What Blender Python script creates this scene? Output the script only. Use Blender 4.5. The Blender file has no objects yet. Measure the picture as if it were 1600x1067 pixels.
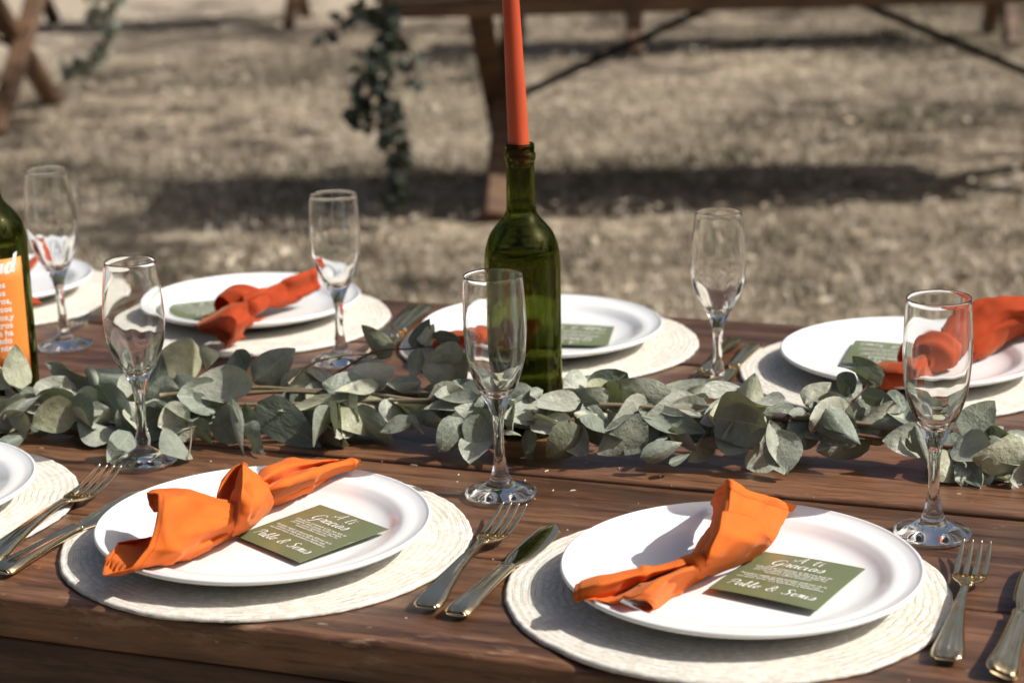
import bpy, math, random
import numpy as np
from mathutils import Vector, Matrix, noise

# ------------------------------------------------------------------ camera, light, exposure
scene = bpy.context.scene
T = 0.75                                   # height of the dining table top
cam_data = bpy.data.cameras.new('camera')
cam = bpy.data.objects.new('camera', cam_data)
scene.collection.objects.link(cam)
cam_data.sensor_width = 36.0
cam_data.lens = 68.12
cam_data.clip_start = 0.05
cam_data.clip_end = 400
PITCH, ROLL = math.radians(14.888), math.radians(1.367)
fwd = Vector((0, math.cos(PITCH), -math.sin(PITCH)))
right = Vector((1, 0, 0)); down = Vector((0, -math.sin(PITCH), -math.cos(PITCH)))
# image x axis and y axis after the roll
ix = right * math.cos(ROLL) + down * math.sin(ROLL)
iy = -right * math.sin(ROLL) + down * math.cos(ROLL)
M = Matrix((ix, -iy, -fwd)).transposed().to_4x4()
M.translation = Vector((0, 0, T + 0.54))
cam.matrix_world = M
cam_data.dof.use_dof = True
cam_data.dof.focus_distance = 1.55
cam_data.dof.aperture_fstop = 6.6
scene.camera = cam

SUN_EL, SUN_AZ = math.radians(42), math.radians(-8)      # azimuth measured from +x towards +y
sun_vec = Vector((math.cos(SUN_EL) * math.cos(SUN_AZ), math.cos(SUN_EL) * math.sin(SUN_AZ), math.sin(SUN_EL)))
world = bpy.data.worlds.new('World'); scene.world = world
world.use_nodes = True
wn = world.node_tree.nodes; wn.clear()
sky = wn.new('ShaderNodeTexSky'); sky.sky_type = 'NISHITA'; sky.sun_disc = False
sky.dust_density = 5.0; sky.ozone_density = 0.3; sky.air_density = 0.65
sky.sun_elevation = SUN_EL; sky.sun_rotation = math.radians(90) - SUN_AZ
bg = wn.new('ShaderNodeBackground'); bg.inputs['Strength'].default_value = 0.085
wo = wn.new('ShaderNodeOutputWorld')
world.node_tree.links.new(sky.outputs[0], bg.inputs[0]); world.node_tree.links.new(bg.outputs[0], wo.inputs[0])
sun_data = bpy.data.lights.new('sun', 'SUN'); sun_data.energy = 4.9; sun_data.angle = math.radians(0.55)
sun_data.color = (1.0, 0.955, 0.885)
sun = bpy.data.objects.new('sun', sun_data); scene.collection.objects.link(sun)
sun.rotation_euler = (-sun_vec).to_track_quat('-Z', 'Y').to_euler()
vs = scene.view_settings
vs.view_transform = 'Standard'; vs.look = 'None'; vs.exposure = 0.26; vs.gamma = 1.0
cy = scene.cycles
cy.max_bounces = 14; cy.transmission_bounces = 14; cy.glossy_bounces = 5; cy.diffuse_bounces = 3
cy.transparent_max_bounces = 16
cy.use_denoising = True
cy.sample_clamp_indirect = 8.0
cy.caustics_refractive = True; cy.caustics_reflective = False
cy.blur_glossy = 0.5

# ------------------------------------------------------------------ helpers
COL = scene.collection
rng = random.Random(7)

def link(name, data, parent=None, loc=(0, 0, 0), rz=0.0):
    o = bpy.data.objects.new(name, data); COL.objects.link(o)
    o.location = loc; o.rotation_euler = (0, 0, rz)
    if parent is not None: o.parent = parent
    return o

def tag(o, label=None, cat=None, group=None, kind=None):
    if label: o['label'] = label
    if cat: o['category'] = cat
    if group: o['group'] = group
    if kind: o['kind'] = kind
    return o

def empty(name, loc=(0, 0, 0), rz=0.0, label=None, cat=None, group=None):
    o = link(name, None, None, loc, rz); o.empty_display_size = 0.05
    return tag(o, label, cat, group)

def mesh(name, verts, faces, mat=None, smooth=True):
    me = bpy.data.meshes.new(name)
    me.from_pydata([tuple(v) for v in verts], [], [tuple(f) for f in faces])
    if smooth: me.polygons.foreach_set('use_smooth', [True] * len(me.polygons))
    if mat is not None: me.materials.append(mat)
    me.update()
    return me

def grid_faces(nr, nc, close_c=False, close_r=False, off=0):
    f = []
    for i in range(nr - (0 if close_r else 1)):
        for j in range(nc - (0 if close_c else 1)):
            a = i * nc + j; b = i * nc + (j + 1) % nc
            c = ((i + 1) % nr) * nc + (j + 1) % nc; d = ((i + 1) % nr) * nc + j
            f.append((a + off, b + off, c + off, d + off))
    return f

def lathe(profile, seg=64, close=True, mod=None):
    """profile: list of (r, z); revolve around z. Poles (r=0) become single points."""
    v, f = [], []; rings = []
    for k, (r, z) in enumerate(profile):
        if r < 1e-6:
            rings.append([len(v)]); v.append((0, 0, z))
        else:
            ids = []
            for j in range(seg):
                a = 2 * math.pi * j / seg
                rr = r * (mod(k, r, z, a) if mod else 1.0)
                ids.append(len(v)); v.append((rr * math.cos(a), rr * math.sin(a), z))
            rings.append(ids)
    for A, B in zip(rings[:-1], rings[1:]):
        if len(A) == 1 and len(B) == 1: continue
        if len(A) == 1:
            for j in range(seg): f.append((A[0], B[j], B[(j + 1) % seg]))
        elif len(B) == 1:
            for j in range(seg): f.append((A[j], B[0], A[(j + 1) % seg]))
        else:
            for j in range(seg): f.append((A[j], B[j], B[(j + 1) % seg], A[(j + 1) % seg]))
    return v, f

def crm(P, m):
    """Catmull-Rom through the rows of P (n, ...) -> (m, ...)"""
    P = np.asarray(P, float); n = len(P)
    Q = np.concatenate([[2 * P[0] - P[1]], P, [2 * P[-1] - P[-2]]])
    t = np.linspace(0, n - 1, m); i = np.minimum(t.astype(int), n - 2); u = (t - i)
    u = u.reshape((-1,) + (1,) * (P.ndim - 1))
    p0, p1, p2, p3 = Q[i], Q[i + 1], Q[i + 2], Q[i + 3]
    return 0.5 * (2 * p1 + (p2 - p0) * u + (2 * p0 - 5 * p1 + 4 * p2 - p3) * u ** 2 + (3 * p1 - p0 - 3 * p2 + p3) * u ** 3)

def smooth_profile(p, m):
    return [tuple(x) for x in crm(np.array(p), m)]

def tube(path, radii, seg=8, cap=True):
    path = [Vector(p) for p in path]; v, f = [], []
    if not hasattr(radii, '__len__'): radii = [radii] * len(path)
    up = Vector((0, 0, 1)); prev = None
    for i, p in enumerate(path):
        d = (path[min(i + 1, len(path) - 1)] - path[max(i - 1, 0)]).normalized()
        if prev is None:
            a = d.cross(up)
            if a.length < 1e-3: a = d.cross(Vector((1, 0, 0)))
        else:
            a = prev - d * prev.dot(d)
        a.normalize(); prev = a; b = d.cross(a)
        for j in range(seg):
            t = 2 * math.pi * j / seg
            v.append(p + (a * math.cos(t) + b * math.sin(t)) * radii[i])
    f = grid_faces(len(path), seg, close_c=True)
    if cap:
        f.append(tuple(range(seg))); f.append(tuple(reversed([(len(path) - 1) * seg + j for j in range(seg)])))
    return v, f

def merge(parts):
    v, f = [], []
    for pv, pf in parts:
        o = len(v); v += [tuple(x) for x in pv]; f += [tuple(i + o for i in q) for q in pf]
    return v, f

def bar(a, b, w, h, up=(0, 0, 1)):
    """square timber from a to b, w across, h along 'up'; chamfered"""
    a, b = Vector(a), Vector(b); d = (b - a).normalized(); u = Vector(up); u = (u - d * u.dot(d)).normalized(); s = d.cross(u)
    c = min(w, h) * 0.12; x, y = w / 2, h / 2
    sec = [(x - c, -y), (x, -y + c), (x, y - c), (x - c, y), (-x + c, y), (-x, y - c), (-x, -y + c), (-x + c, -y)]
    v = [p + s * q[0] + u * q[1] for p in (a, b) for q in sec]
    f = [(i, (i + 1) % 8, 8 + (i + 1) % 8, 8 + i) for i in range(8)] + [tuple(reversed(range(8))), tuple(range(8, 16))]
    return v, f

def n3(x, y, z): return noise.noise(Vector((x, y, z)))

# ------------------------------------------------------------------ materials
def mat_base(name):
    m = bpy.data.materials.new(name); m.use_nodes = True
    nt = m.node_tree; b = nt.nodes['Principled BSDF']
    return m, nt, b, nt.nodes, nt.links

def node(nt, t, **kw):
    n = nt.nodes.new(t)
    for k, v in kw.items():
        if k.startswith('i_'): n.inputs[k[2:].replace('_', ' ')].default_value = v
        else: setattr(n, k, v)
    return n

def ramp(nt, src, stops, interp='LINEAR'):
    r = nt.nodes.new('ShaderNodeValToRGB'); e = r.color_ramp.elements; r.color_ramp.interpolation = interp
    while len(e) < len(stops): e.new(0.5)
    for k, (p, c) in enumerate(stops):
        e[k].position = p; e[k].color = (*c, 1) if len(c) == 3 else c
    nt.links.new(src, r.inputs[0]); return r

def coords(nt, kind='Object', scale=(1, 1, 1), rand=0.0):
    tc = nt.nodes.new('ShaderNodeTexCoord'); mp = nt.nodes.new('ShaderNodeMapping')
    mp.inputs['Scale'].default_value = scale
    nt.links.new(tc.outputs[kind], mp.inputs[0])
    if rand:
        oi = nt.nodes.new('ShaderNodeObjectInfo')
        mu = node(nt, 'ShaderNodeVectorMath', operation='SCALE'); mu.inputs[0].default_value = (rand, rand * 0.7, rand * 1.3)
        nt.links.new(oi.outputs['Random'], mu.inputs['Scale']); nt.links.new(mu.outputs[0], mp.inputs['Location'])
    return mp.outputs[0]

def bump(nt, b, h, strength, dist, chain=None):
    bn = node(nt, 'ShaderNodeBump'); bn.inputs['Strength'].default_value = strength; bn.inputs['Distance'].default_value = dist
    nt.links.new(h, bn.inputs['Height'])
    if chain is not None: nt.links.new(chain, bn.inputs['Normal'])
    if b is not None: nt.links.new(bn.outputs[0], b.inputs['Normal'])
    return bn.outputs[0]

def mix(nt, a, b_, fac, mode='MIX'):
    m = nt.nodes.new('ShaderNodeMix'); m.data_type = 'RGBA'; m.blend_type = mode
    for s, v in ((6, a), (7, b_), (0, fac)):
        if hasattr(v, 'links') or hasattr(v, 'is_linked'): nt.links.new(v, m.inputs[s])
        else: m.inputs[s].default_value = (*v, 1) if (hasattr(v, '__len__') and len(v) == 3) else v
    return m.outputs[2]

def math_(nt, op, a, b_=None, clamp=False):
    m = nt.nodes.new('ShaderNodeMath'); m.operation = op; m.use_clamp = clamp
    for s, v in ((0, a), (1, b_)):
        if v is None: continue
        if hasattr(v, 'is_linked'): nt.links.new(v, m.inputs[s])
        else: m.inputs[s].default_value = v
    return m.outputs[0]

def mat_wood(name, dark, mid, light, rough=0.38, gscale=1.0, wear=False, spec=0.5):
    m, nt, b, N, L = mat_base(name)
    v = coords(nt, 'Object', (1.1 * gscale, 26 * gscale, 26 * gscale), rand=9.0)
    v2 = coords(nt, 'Object', (2.2 * gscale, 7 * gscale, 7 * gscale), rand=5.0)
    v3 = coords(nt, 'Object', (9 * gscale, 170 * gscale, 170 * gscale), rand=3.0)
    big = node(nt, 'ShaderNodeTexNoise', i_Scale=1.6, i_Detail=5.0, i_Roughness=0.6); L.new(v2, big.inputs['Vector'])
    # warp the grain around knots
    wv = node(nt, 'ShaderNodeVectorMath', operation='MULTIPLY_ADD'); wv.inputs[1].default_value = (0.0, 1.5, 1.5)
    L.new(big.outputs['Color'], wv.inputs[0]); L.new(v, wv.inputs[2])
    g = node(nt, 'ShaderNodeTexNoise', i_Scale=1.5, i_Detail=9.0, i_Roughness=0.66); L.new(wv.outputs[0], g.inputs['Vector'])
    fine = node(nt, 'ShaderNodeTexNoise', i_Scale=1.0, i_Detail=4.0, i_Roughness=0.7); L.new(v3, fine.inputs['Vector'])
    c1 = ramp(nt, g.outputs[0], [(0.30, dark), (0.44, mid), (0.55, light), (0.62, mid), (0.70, light), (0.78, mid)])
    c2 = ramp(nt, big.outputs[0], [(0.30, (0.34, 0.29, 0.26)), (0.52, (1, 1, 1)), (0.72, (1.35, 1.18, 0.98))])
    c = mix(nt, c1.outputs[0], c2.outputs[0], 0.85, 'MULTIPLY')
    fr = ramp(nt, fine.outputs[0], [(0.38, (0.42, 0.38, 0.36)), (0.5, (1, 1, 1))])
    c = mix(nt, c, fr.outputs[0], 0.7, 'MULTIPLY')
    oi = N.new('ShaderNodeObjectInfo')
    pv = ramp(nt, oi.outputs['Random'], [(0.0, (0.82, 0.8, 0.8)), (1.0, (1.18, 1.12, 1.08))])
    c = mix(nt, c, pv.outputs[0], 1.0, 'MULTIPLY')
    # dry specks and scratches
    vs_ = coords(nt, 'Object', (60, 160, 160), rand=2.0)
    sp = node(nt, 'ShaderNodeTexNoise', i_Scale=1.2, i_Detail=2.0); L.new(vs_, sp.inputs['Vector'])
    spm = ramp(nt, sp.outputs[0], [(0.735, (0, 0, 0)), (0.76, (1, 1, 1))])
    c = mix(nt, c, (0.42, 0.30, 0.22), math_(nt, 'MULTIPLY', spm.outputs[0], 0.5))
    if wear:
        tc = N.new('ShaderNodeAttribute'); tc.attribute_name = 'edge'
        wn_ = node(nt, 'ShaderNodeTexNoise', i_Scale=1.0, i_Detail=6.0, i_Roughness=0.7)
        L.new(coords(nt, 'Object', (14, 60, 60)), wn_.inputs['Vector'])
        wm = math_(nt, 'MULTIPLY', tc.outputs['Fac'], ramp(nt, wn_.outputs[0], [(0.54, (0, 0, 0)), (0.62, (1, 1, 1))]).outputs[0])
        c = mix(nt, c, (0.36, 0.23, 0.14), math_(nt, 'MULTIPLY', wm, 0.75))
    L.new(c, b.inputs['Base Color'])
    rr = ramp(nt, g.outputs[0], [(0.3, (rough + .16,) * 3), (0.7, (rough - .06,) * 3)])
    L.new(rr.outputs[0], b.inputs['Roughness'])
    b.inputs['Specular IOR Level'].default_value = spec
    n1 = bump(nt, None, g.outputs[0], 0.25, 0.002)
    bump(nt, b, fine.outputs[0], 0.25, 0.0006, n1)
    return m

WOOD = mat_wood('walnut_stained_wood', (0.028, 0.0145, 0.0085), (0.096, 0.049, 0.028), (0.172, 0.090, 0.050), rough=0.31, wear=True)
WOOD_APRON = mat_wood('dark_apron_wood', (0.026, 0.014, 0.009), (0.07, 0.036, 0.022), (0.115, 0.062, 0.038), rough=0.5)
WOOD_BG = mat_wood('brown_trestle_wood', (0.045, 0.026, 0.014), (0.11, 0.063, 0.034), (0.18, 0.108, 0.06), rough=0.5)

def mat_china():
    m, nt, b, N, L = mat_base('white_glazed_china')
    nz = node(nt, 'ShaderNodeTexNoise', i_Scale=14.0, i_Detail=4.0); L.new(coords(nt), nz.inputs['Vector'])
    L.new(ramp(nt, nz.outputs[0], [(0.3, (0.785, 0.80, 0.805)), (0.7, (0.825, 0.84, 0.84))]).outputs[0], b.inputs['Base Color'])
    b.inputs['Roughness'].default_value = 0.09; b.inputs['IOR'].default_value = 1.5
    b.inputs['Coat Weight'].default_value = 0.25; b.inputs['Coat Roughness'].default_value = 0.08
    return m
CHINA = mat_china()

def mat_palm():
    m, nt, b, N, L = mat_base('woven_palm')
    tc = N.new('ShaderNodeTexCoord'); sep = N.new('ShaderNodeSeparateXYZ'); L.new(tc.outputs['Object'], sep.inputs[0])
    r = math_(nt, 'SQRT', math_(nt, 'ADD', math_(nt, 'MULTIPLY', sep.outputs[0], sep.outputs[0]), math_(nt, 'MULTIPLY', sep.outputs[1], sep.outputs[1])))
    a = math_(nt, 'ARCTAN2', sep.outputs[1], sep.outputs[0])
    wob = node(nt, 'ShaderNodeTexNoise', i_Scale=45.0, i_Detail=3.0); L.new(coords(nt, rand=6.0), wob.inputs['Vector'])
    r = math_(nt, 'ADD', r, math_(nt, 'MULTIPLY', math_(nt, 'SUBTRACT', wob.outputs[0], 0.5), 0.0065))
    ring = math_(nt, 'MULTIPLY', r, 180.0)
    fr = math_(nt, 'FRACT', ring); fl = math_(nt, 'FLOOR', ring)
    # stitches: angular cells, shifted from ring to ring
    cells = math_(nt, 'ADD', math_(nt, 'MULTIPLY', a, 26.0), math_(nt, 'MULTIPLY', fl, 1.7))
    fa = math_(nt, 'FRACT', cells)
    cv = N.new('ShaderNodeCombineXYZ'); L.new(math_(nt, 'FLOOR', cells), cv.inputs[0]); L.new(fl, cv.inputs[1])
    wn2 = N.new('ShaderNodeTexWhiteNoise'); wn2.noise_dimensions = '2D'; L.new(cv.outputs[0], wn2.inputs['Vector'])
    big = node(nt, 'ShaderNodeTexNoise', i_Scale=16.0, i_Detail=3.0); L.new(coords(nt, rand=4.0), big.inputs['Vector'])
    gap_r = ramp(nt, fr, [(0.0, (1, 1, 1)), (0.10, (0.25, 0.25, 0.25)), (0.2, (0, 0, 0)), (0.93, (0, 0, 0)), (1.0, (1, 1, 1))])
    gap_a = ramp(nt, fa, [(0.0, (1, 1, 1)), (0.10, (0, 0, 0)), (0.93, (0, 0, 0)), (1.0, (1, 1, 1))])
    on = ramp(nt, wn2.outputs['Value'], [(0.42, (0, 0, 0)), (0.6, (1, 1, 1))])
    bigm = ramp(nt, big.outputs[0], [(0.42, (0.08, 0.08, 0.08)), (0.66, (1, 1, 1))])
    g = math_(nt, 'MULTIPLY', math_(nt, 'MAXIMUM', math_(nt, 'MULTIPLY', gap_r.outputs[0], on.outputs[0]), math_(nt, 'MULTIPLY', gap_a.outputs[0], 0.22)), bigm.outputs[0], True)
    tint = ramp(nt, wn2.outputs['Value'], [(0.0, (0.62, 0.59, 0.52)), (0.5, (0.70, 0.675, 0.61)), (1.0, (0.75, 0.73, 0.68))])
    fib = node(nt, 'ShaderNodeTexNoise', i_Scale=260.0, i_Detail=3.0); L.new(coords(nt), fib.inputs['Vector'])
    c = mix(nt, tint.outputs[0], ramp(nt, fib.outputs[0], [(0.35, (0.86, 0.83, 0.78)), (0.6, (1, 1, 1))]).outputs[0], 0.7, 'MULTIPLY')
    fine_ = math_(nt, 'FRACT', math_(nt, 'MULTIPLY', r, 520.0))
    fl2 = ramp(nt, fine_, [(0.0, (0.62, 0.58, 0.50)), (0.3, (1, 1, 1)), (0.8, (1, 1, 1)), (1.0, (0.62, 0.58, 0.50))])
    c = mix(nt, c, fl2.outputs[0], 0.55, 'MULTIPLY')  # thin ring shading put into the colour
    c = mix(nt, c, (0.10, 0.08, 0.05), math_(nt, 'MULTIPLY', g, 0.8))  # shade in the gaps between coils painted as dark dashes
    L.new(c, b.inputs['Base Color']); b.inputs['Roughness'].default_value = 0.62
    n1 = bump(nt, None, math_(nt, 'SUBTRACT', 1.0, g), 0.5, 0.0010)
    bump(nt, b, fib.outputs[0], 0.3, 0.0006, n1)
    return m
PALM = mat_palm()

def mat_cloth(name, col, dark):
    m, nt, b, N, L = mat_base(name)
    wv = node(nt, 'ShaderNodeTexNoise', i_Scale=650.0, i_Detail=2.0); L.new(coords(nt), wv.inputs['Vector'])
    nz = node(nt, 'ShaderNodeTexNoise', i_Scale=22.0, i_Detail=5.0); L.new(coords(nt), nz.inputs['Vector'])
    c = mix(nt, col, dark, ramp(nt, nz.outputs[0], [(0.35, (0, 0, 0)), (0.8, (0.6, 0.6, 0.6))]).outputs[0])
    ha = N.new('ShaderNodeAttribute'); ha.attribute_name = 'hem'
    hl = ramp(nt, ha.outputs['Fac'], [(0.0, (0, 0, 0)), (0.150, (0, 0, 0)), (0.160, (1, 1, 1)), (0.170, (0, 0, 0))])
    c = mix(nt, c, (dark[0] * 0.62, dark[1] * 0.5, dark[2] * 0.5), math_(nt, 'MULTIPLY', hl.outputs[0], 0.75))
    L.new(c, b.inputs['Base Color'])
    b.inputs['Roughness'].default_value = 0.8; b.inputs['Specular IOR Level'].default_value = 0.12
    b.inputs['Sheen Weight'].default_value = 0.25; b.inputs['Sheen Roughness'].default_value = 0.4
    b.inputs['Sheen Tint'].default_value = (1.0, 0.62, 0.35, 1)
    n1 = bump(nt, None, wv.outputs[0], 0.35, 0.0008)
    vo = node(nt, 'ShaderNodeTexVoronoi', feature='DISTANCE_TO_EDGE', i_Scale=30.0); wp = node(nt, 'ShaderNodeVectorMath', operation='MULTIPLY_ADD'); wp.inputs[1].default_value = (0.03, 0.03, 0.03)
    L.new(nz.outputs['Color'], wp.inputs[0]); L.new(coords(nt), wp.inputs[2]); L.new(wp.outputs[0], vo.inputs['Vector'])
    cz = ramp(nt, vo.outputs['Distance'], [(0.0, (0, 0, 0)), (0.16, (1, 1, 1))])
    n2 = bump(nt, None, cz.outputs[0], 0.05, 0.0010, n1)
    bump(nt, b, nz.outputs[0], 0.22, 0.002, n2)
    tr = N.new('ShaderNodeBsdfTranslucent'); tr.inputs['Color'].default_value = (col[0] * .85, col[1] * .22, col[2] * .3, 1)
    ms = N.new('ShaderNodeMixShader'); ms.inputs[0].default_value = 0.22
    L.new(b.outputs[0], ms.inputs[1]); L.new(tr.outputs[0], ms.inputs[2]); L.new(ms.outputs[0], N['Material Output'].inputs[0])
    return m
CLOTH = mat_cloth('orange_cotton', (0.77, 0.172, 0.028), (0.67, 0.130, 0.019))
CLOTH_SHADED = mat_cloth('shaded_orange_cotton', (0.44, 0.062, 0.018), (0.36, 0.046, 0.013))  # same cloth, with the back row's shade put into the colour

def mat_plain(name, col, rough=0.5, metal=0.0, **kw):
    m, nt, b, N, L = mat_base(name)
    b.inputs['Base Color'].default_value = (*col, 1); b.inputs['Roughness'].default_value = rough; b.inputs['Metallic'].default_value = metal
    for k, v in kw.items(): b.inputs[k].default_value = v
    return m

def mat_metal():
    m, nt, b, N, L = mat_base('champagne_gold_metal')
    nz = node(nt, 'ShaderNodeTexNoise', i_Scale=60.0, i_Detail=6.0); L.new(coords(nt), nz.inputs['Vector'])
    b.inputs['Metallic'].default_value = 1.0
    L.new(ramp(nt, nz.outputs[0], [(0.3, (0.92, 0.70, 0.38)), (0.7, (0.98, 0.82, 0.52))]).outputs[0], b.inputs['Base Color'])
    L.new(ramp(nt, nz.outputs[0], [(0.3, (0.07,) * 3), (0.75, (0.15,) * 3)]).outputs[0], b.inputs['Roughness'])
    bump(nt, b, nz.outputs[0], 0.06, 0.001)
    return m
GOLD = mat_metal()

def mat_card():
    m, nt, b, N, L = mat_base('olive_card')
    nz = node(nt, 'ShaderNodeTexNoise', i_Scale=30.0, i_Detail=3.0); L.new(coords(nt), nz.inputs['Vector'])
    L.new(ramp(nt, nz.outputs[0], [(0.3, (0.125, 0.150, 0.070)), (0.7, (0.150, 0.178, 0.088))]).outputs[0], b.inputs['Base Color'])
    b.inputs['Roughness'].default_value = 0.34; b.inputs['Specular IOR Level'].default_value = 0.6
    return m
CARD = mat_card()
PRINT = mat_plain('white_print', (0.80, 0.80, 0.76), 0.45)

def mat_glass(name, col, ior=1.48, dust=0.0, film=0.0):
    m, nt, b, N, L = mat_base(name)
    g = N.new('ShaderNodeBsdfGlass'); g.inputs['IOR'].default_value = ior; g.inputs['Roughness'].default_value = 0.015
    g.inputs['Color'].default_value = (*col, 1)
    out = g.outputs[0]
    if film:            # dust film, its white scatter put in to brighten the glass
        g.inputs['Roughness'].default_value = 0.018
        nz = node(nt, 'ShaderNodeTexNoise', i_Scale=70.0, i_Detail=5.0, i_Roughness=0.6); L.new(coords(nt, 'Object', (1, 1, 0.3), rand=3.0), nz.inputs['Vector'])
        mk = ramp(nt, nz.outputs[0], [(0.35, (film * .5,) * 3), (0.75, (film * 1.8,) * 3)])
        tr = N.new('ShaderNodeBsdfTranslucent'); tr.inputs['Color'].default_value = (0.95, 0.95, 0.93, 1)
        df = N.new('ShaderNodeBsdfDiffuse'); df.inputs['Color'].default_value = (0.95, 0.95, 0.93, 1)
        m1 = N.new('ShaderNodeMixShader'); m1.inputs[0].default_value = 0.5; L.new(tr.outputs[0], m1.inputs[1]); L.new(df.outputs[0], m1.inputs[2])
        ms = N.new('ShaderNodeMixShader'); L.new(mk.outputs[0], ms.inputs[0]); L.new(out, ms.inputs[1]); L.new(m1.outputs[0], ms.inputs[2])
        out = ms.outputs[0]
    if dust:
        nz = node(nt, 'ShaderNodeTexNoise', i_Scale=45.0, i_Detail=7.0, i_Roughness=0.65); L.new(coords(nt, 'Object', (1, 1, 0.35)), nz.inputs['Vector'])
        mk = ramp(nt, nz.outputs[0], [(0.50, (0.0, 0.0, 0.0)), (0.75, (dust,) * 3)])
        tr = N.new('ShaderNodeBsdfTranslucent'); tr.inputs['Color'].default_value = (0.42, 0.46, 0.16, 1)
        ms = N.new('ShaderNodeMixShader'); L.new(mk.outputs[0], ms.inputs[0]); L.new(out, ms.inputs[1]); L.new(tr.outputs[0], ms.inputs[2])
        out = ms.outputs[0]
    L.new(out, N['Material Output'].inputs[0])
    return m
GLASS = mat_glass('clear_glass', (0.99, 0.995, 0.99), 1.45, film=0.006)
BOTTLE = mat_glass('olive_green_glass', (0.48, 0.515, 0.285), 1.5, dust=0.28)
LABEL = mat_plain('orange_label_paper', (0.78, 0.22, 0.035), 0.5)
def mat_wax():
    m, nt, b, N, L = mat_base('coral_candle_wax')
    nz = node(nt, 'ShaderNodeTexNoise', i_Scale=40.0, i_Detail=5.0); L.new(coords(nt, 'Object', (1, 1, 0.25)), nz.inputs['Vector'])
    L.new(ramp(nt, nz.outputs[0], [(0.3, (0.40, 0.050, 0.014)), (0.7, (0.52, 0.078, 0.022))]).outputs[0], b.inputs['Base Color'])
    b.inputs['Roughness'].default_value = 0.45; b.inputs['Subsurface Weight'].default_value = 0.2; b.inputs['Subsurface Scale'].default_value = 0.004
    bump(nt, b, nz.outputs[0], 0.25, 0.002)
    return m
WAX = mat_wax()

def mat_leaf(name, a, b_, c_, sheen=0.3):
    m, nt, b, N, L = mat_base(name)
    oi = N.new('ShaderNodeObjectInfo')
    nz = node(nt, 'ShaderNodeTexNoise', i_Scale=3.5, i_Detail=6.0, i_Roughness=0.65); L.new(coords(nt, rand=8.0), nz.inputs['Vector'])
    base = ramp(nt, oi.outputs['Random'], [(0.0, a), (0.42, b_), (0.80, c_), (0.90, (c_[0] * 0.85, c_[1] * 0.83, c_[2] * 0.66)), (1.0, (a[0] * 0.75, a[1] * 0.8, a[2] * 0.7))])
    c = mix(nt, base.outputs[0], ramp(nt, nz.outputs[0], [(0.32, (0.72, 0.74, 0.70)), (0.6, (1.06, 1.06, 1.04))]).outputs[0], 1.0, 'MULTIPLY')
    # midrib and side veins, along the leaf's own axes
    tc = N.new('ShaderNodeTexCoord'); sp = N.new('ShaderNodeSeparateXYZ'); L.new(tc.outputs['Object'], sp.inputs[0])
    ax = math_(nt, 'ABSOLUTE', sp.outputs[0])
    rib = ramp(nt, ax, [(0.0, (1, 1, 1)), (0.022, (0, 0, 0))])
    vein = math_(nt, 'FRACT', math_(nt, 'MULTIPLY', math_(nt, 'SUBTRACT', sp.outputs[1], math_(nt, 'MULTIPLY', ax, 0.9)), 7.0))
    vm = ramp(nt, vein, [(0.0, (1, 1, 1)), (0.07, (0, 0, 0)), (0.95, (0, 0, 0)), (1.0, (1, 1, 1))])
    vv = math_(nt, 'MAXIMUM', math_(nt, 'MULTIPLY', rib.outputs[0], 0.5), math_(nt, 'MULTIPLY', vm.outputs[0], 0.13))
    c = mix(nt, c, (0.42, 0.44, 0.28), vv)
    L.new(c, b.inputs['Base Color']); b.inputs['Roughness'].default_value = 0.40
    b.inputs['Sheen Weight'].default_value = sheen
    bump(nt, b, nz.outputs[0], 0.25, 0.03)
    tr = N.new('ShaderNodeBsdfTranslucent'); tc2 = mix(nt, c, (0.9, 1.0, 0.35), 1.0, 'MULTIPLY'); L.new(tc2, tr.inputs['Color'])
    ms = N.new('ShaderNodeMixShader'); ms.inputs[0].default_value = 0.10
    L.new(b.outputs[0], ms.inputs[1]); L.new(tr.outputs[0], ms.inputs[2]); L.new(ms.outputs[0], N['Material Output'].inputs[0])
    return m
LEAF = mat_leaf('eucalyptus_leaf', (0.13, 0.165, 0.125), (0.25, 0.28, 0.228), (0.50, 0.51, 0.425))
LEAF_BG = mat_leaf('shade_darkened_leaf', (0.026, 0.040, 0.030), (0.045, 0.062, 0.048), (0.10, 0.125, 0.10), 0.05)  # shade on the far hanging leaves is put into this darker colour
STEM = mat_plain('eucalyptus_stem', (0.20, 0.16, 0.095), 0.55)
STEM_RED = mat_plain('reddish_twig', (0.13, 0.06, 0.035), 0.5)
TAPE = mat_plain('brown_florist_tape', (0.055, 0.038, 0.036), 0.55)
IRON = mat_plain('black_iron', (0.015, 0.014, 0.013), 0.5, 0.3)

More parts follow.
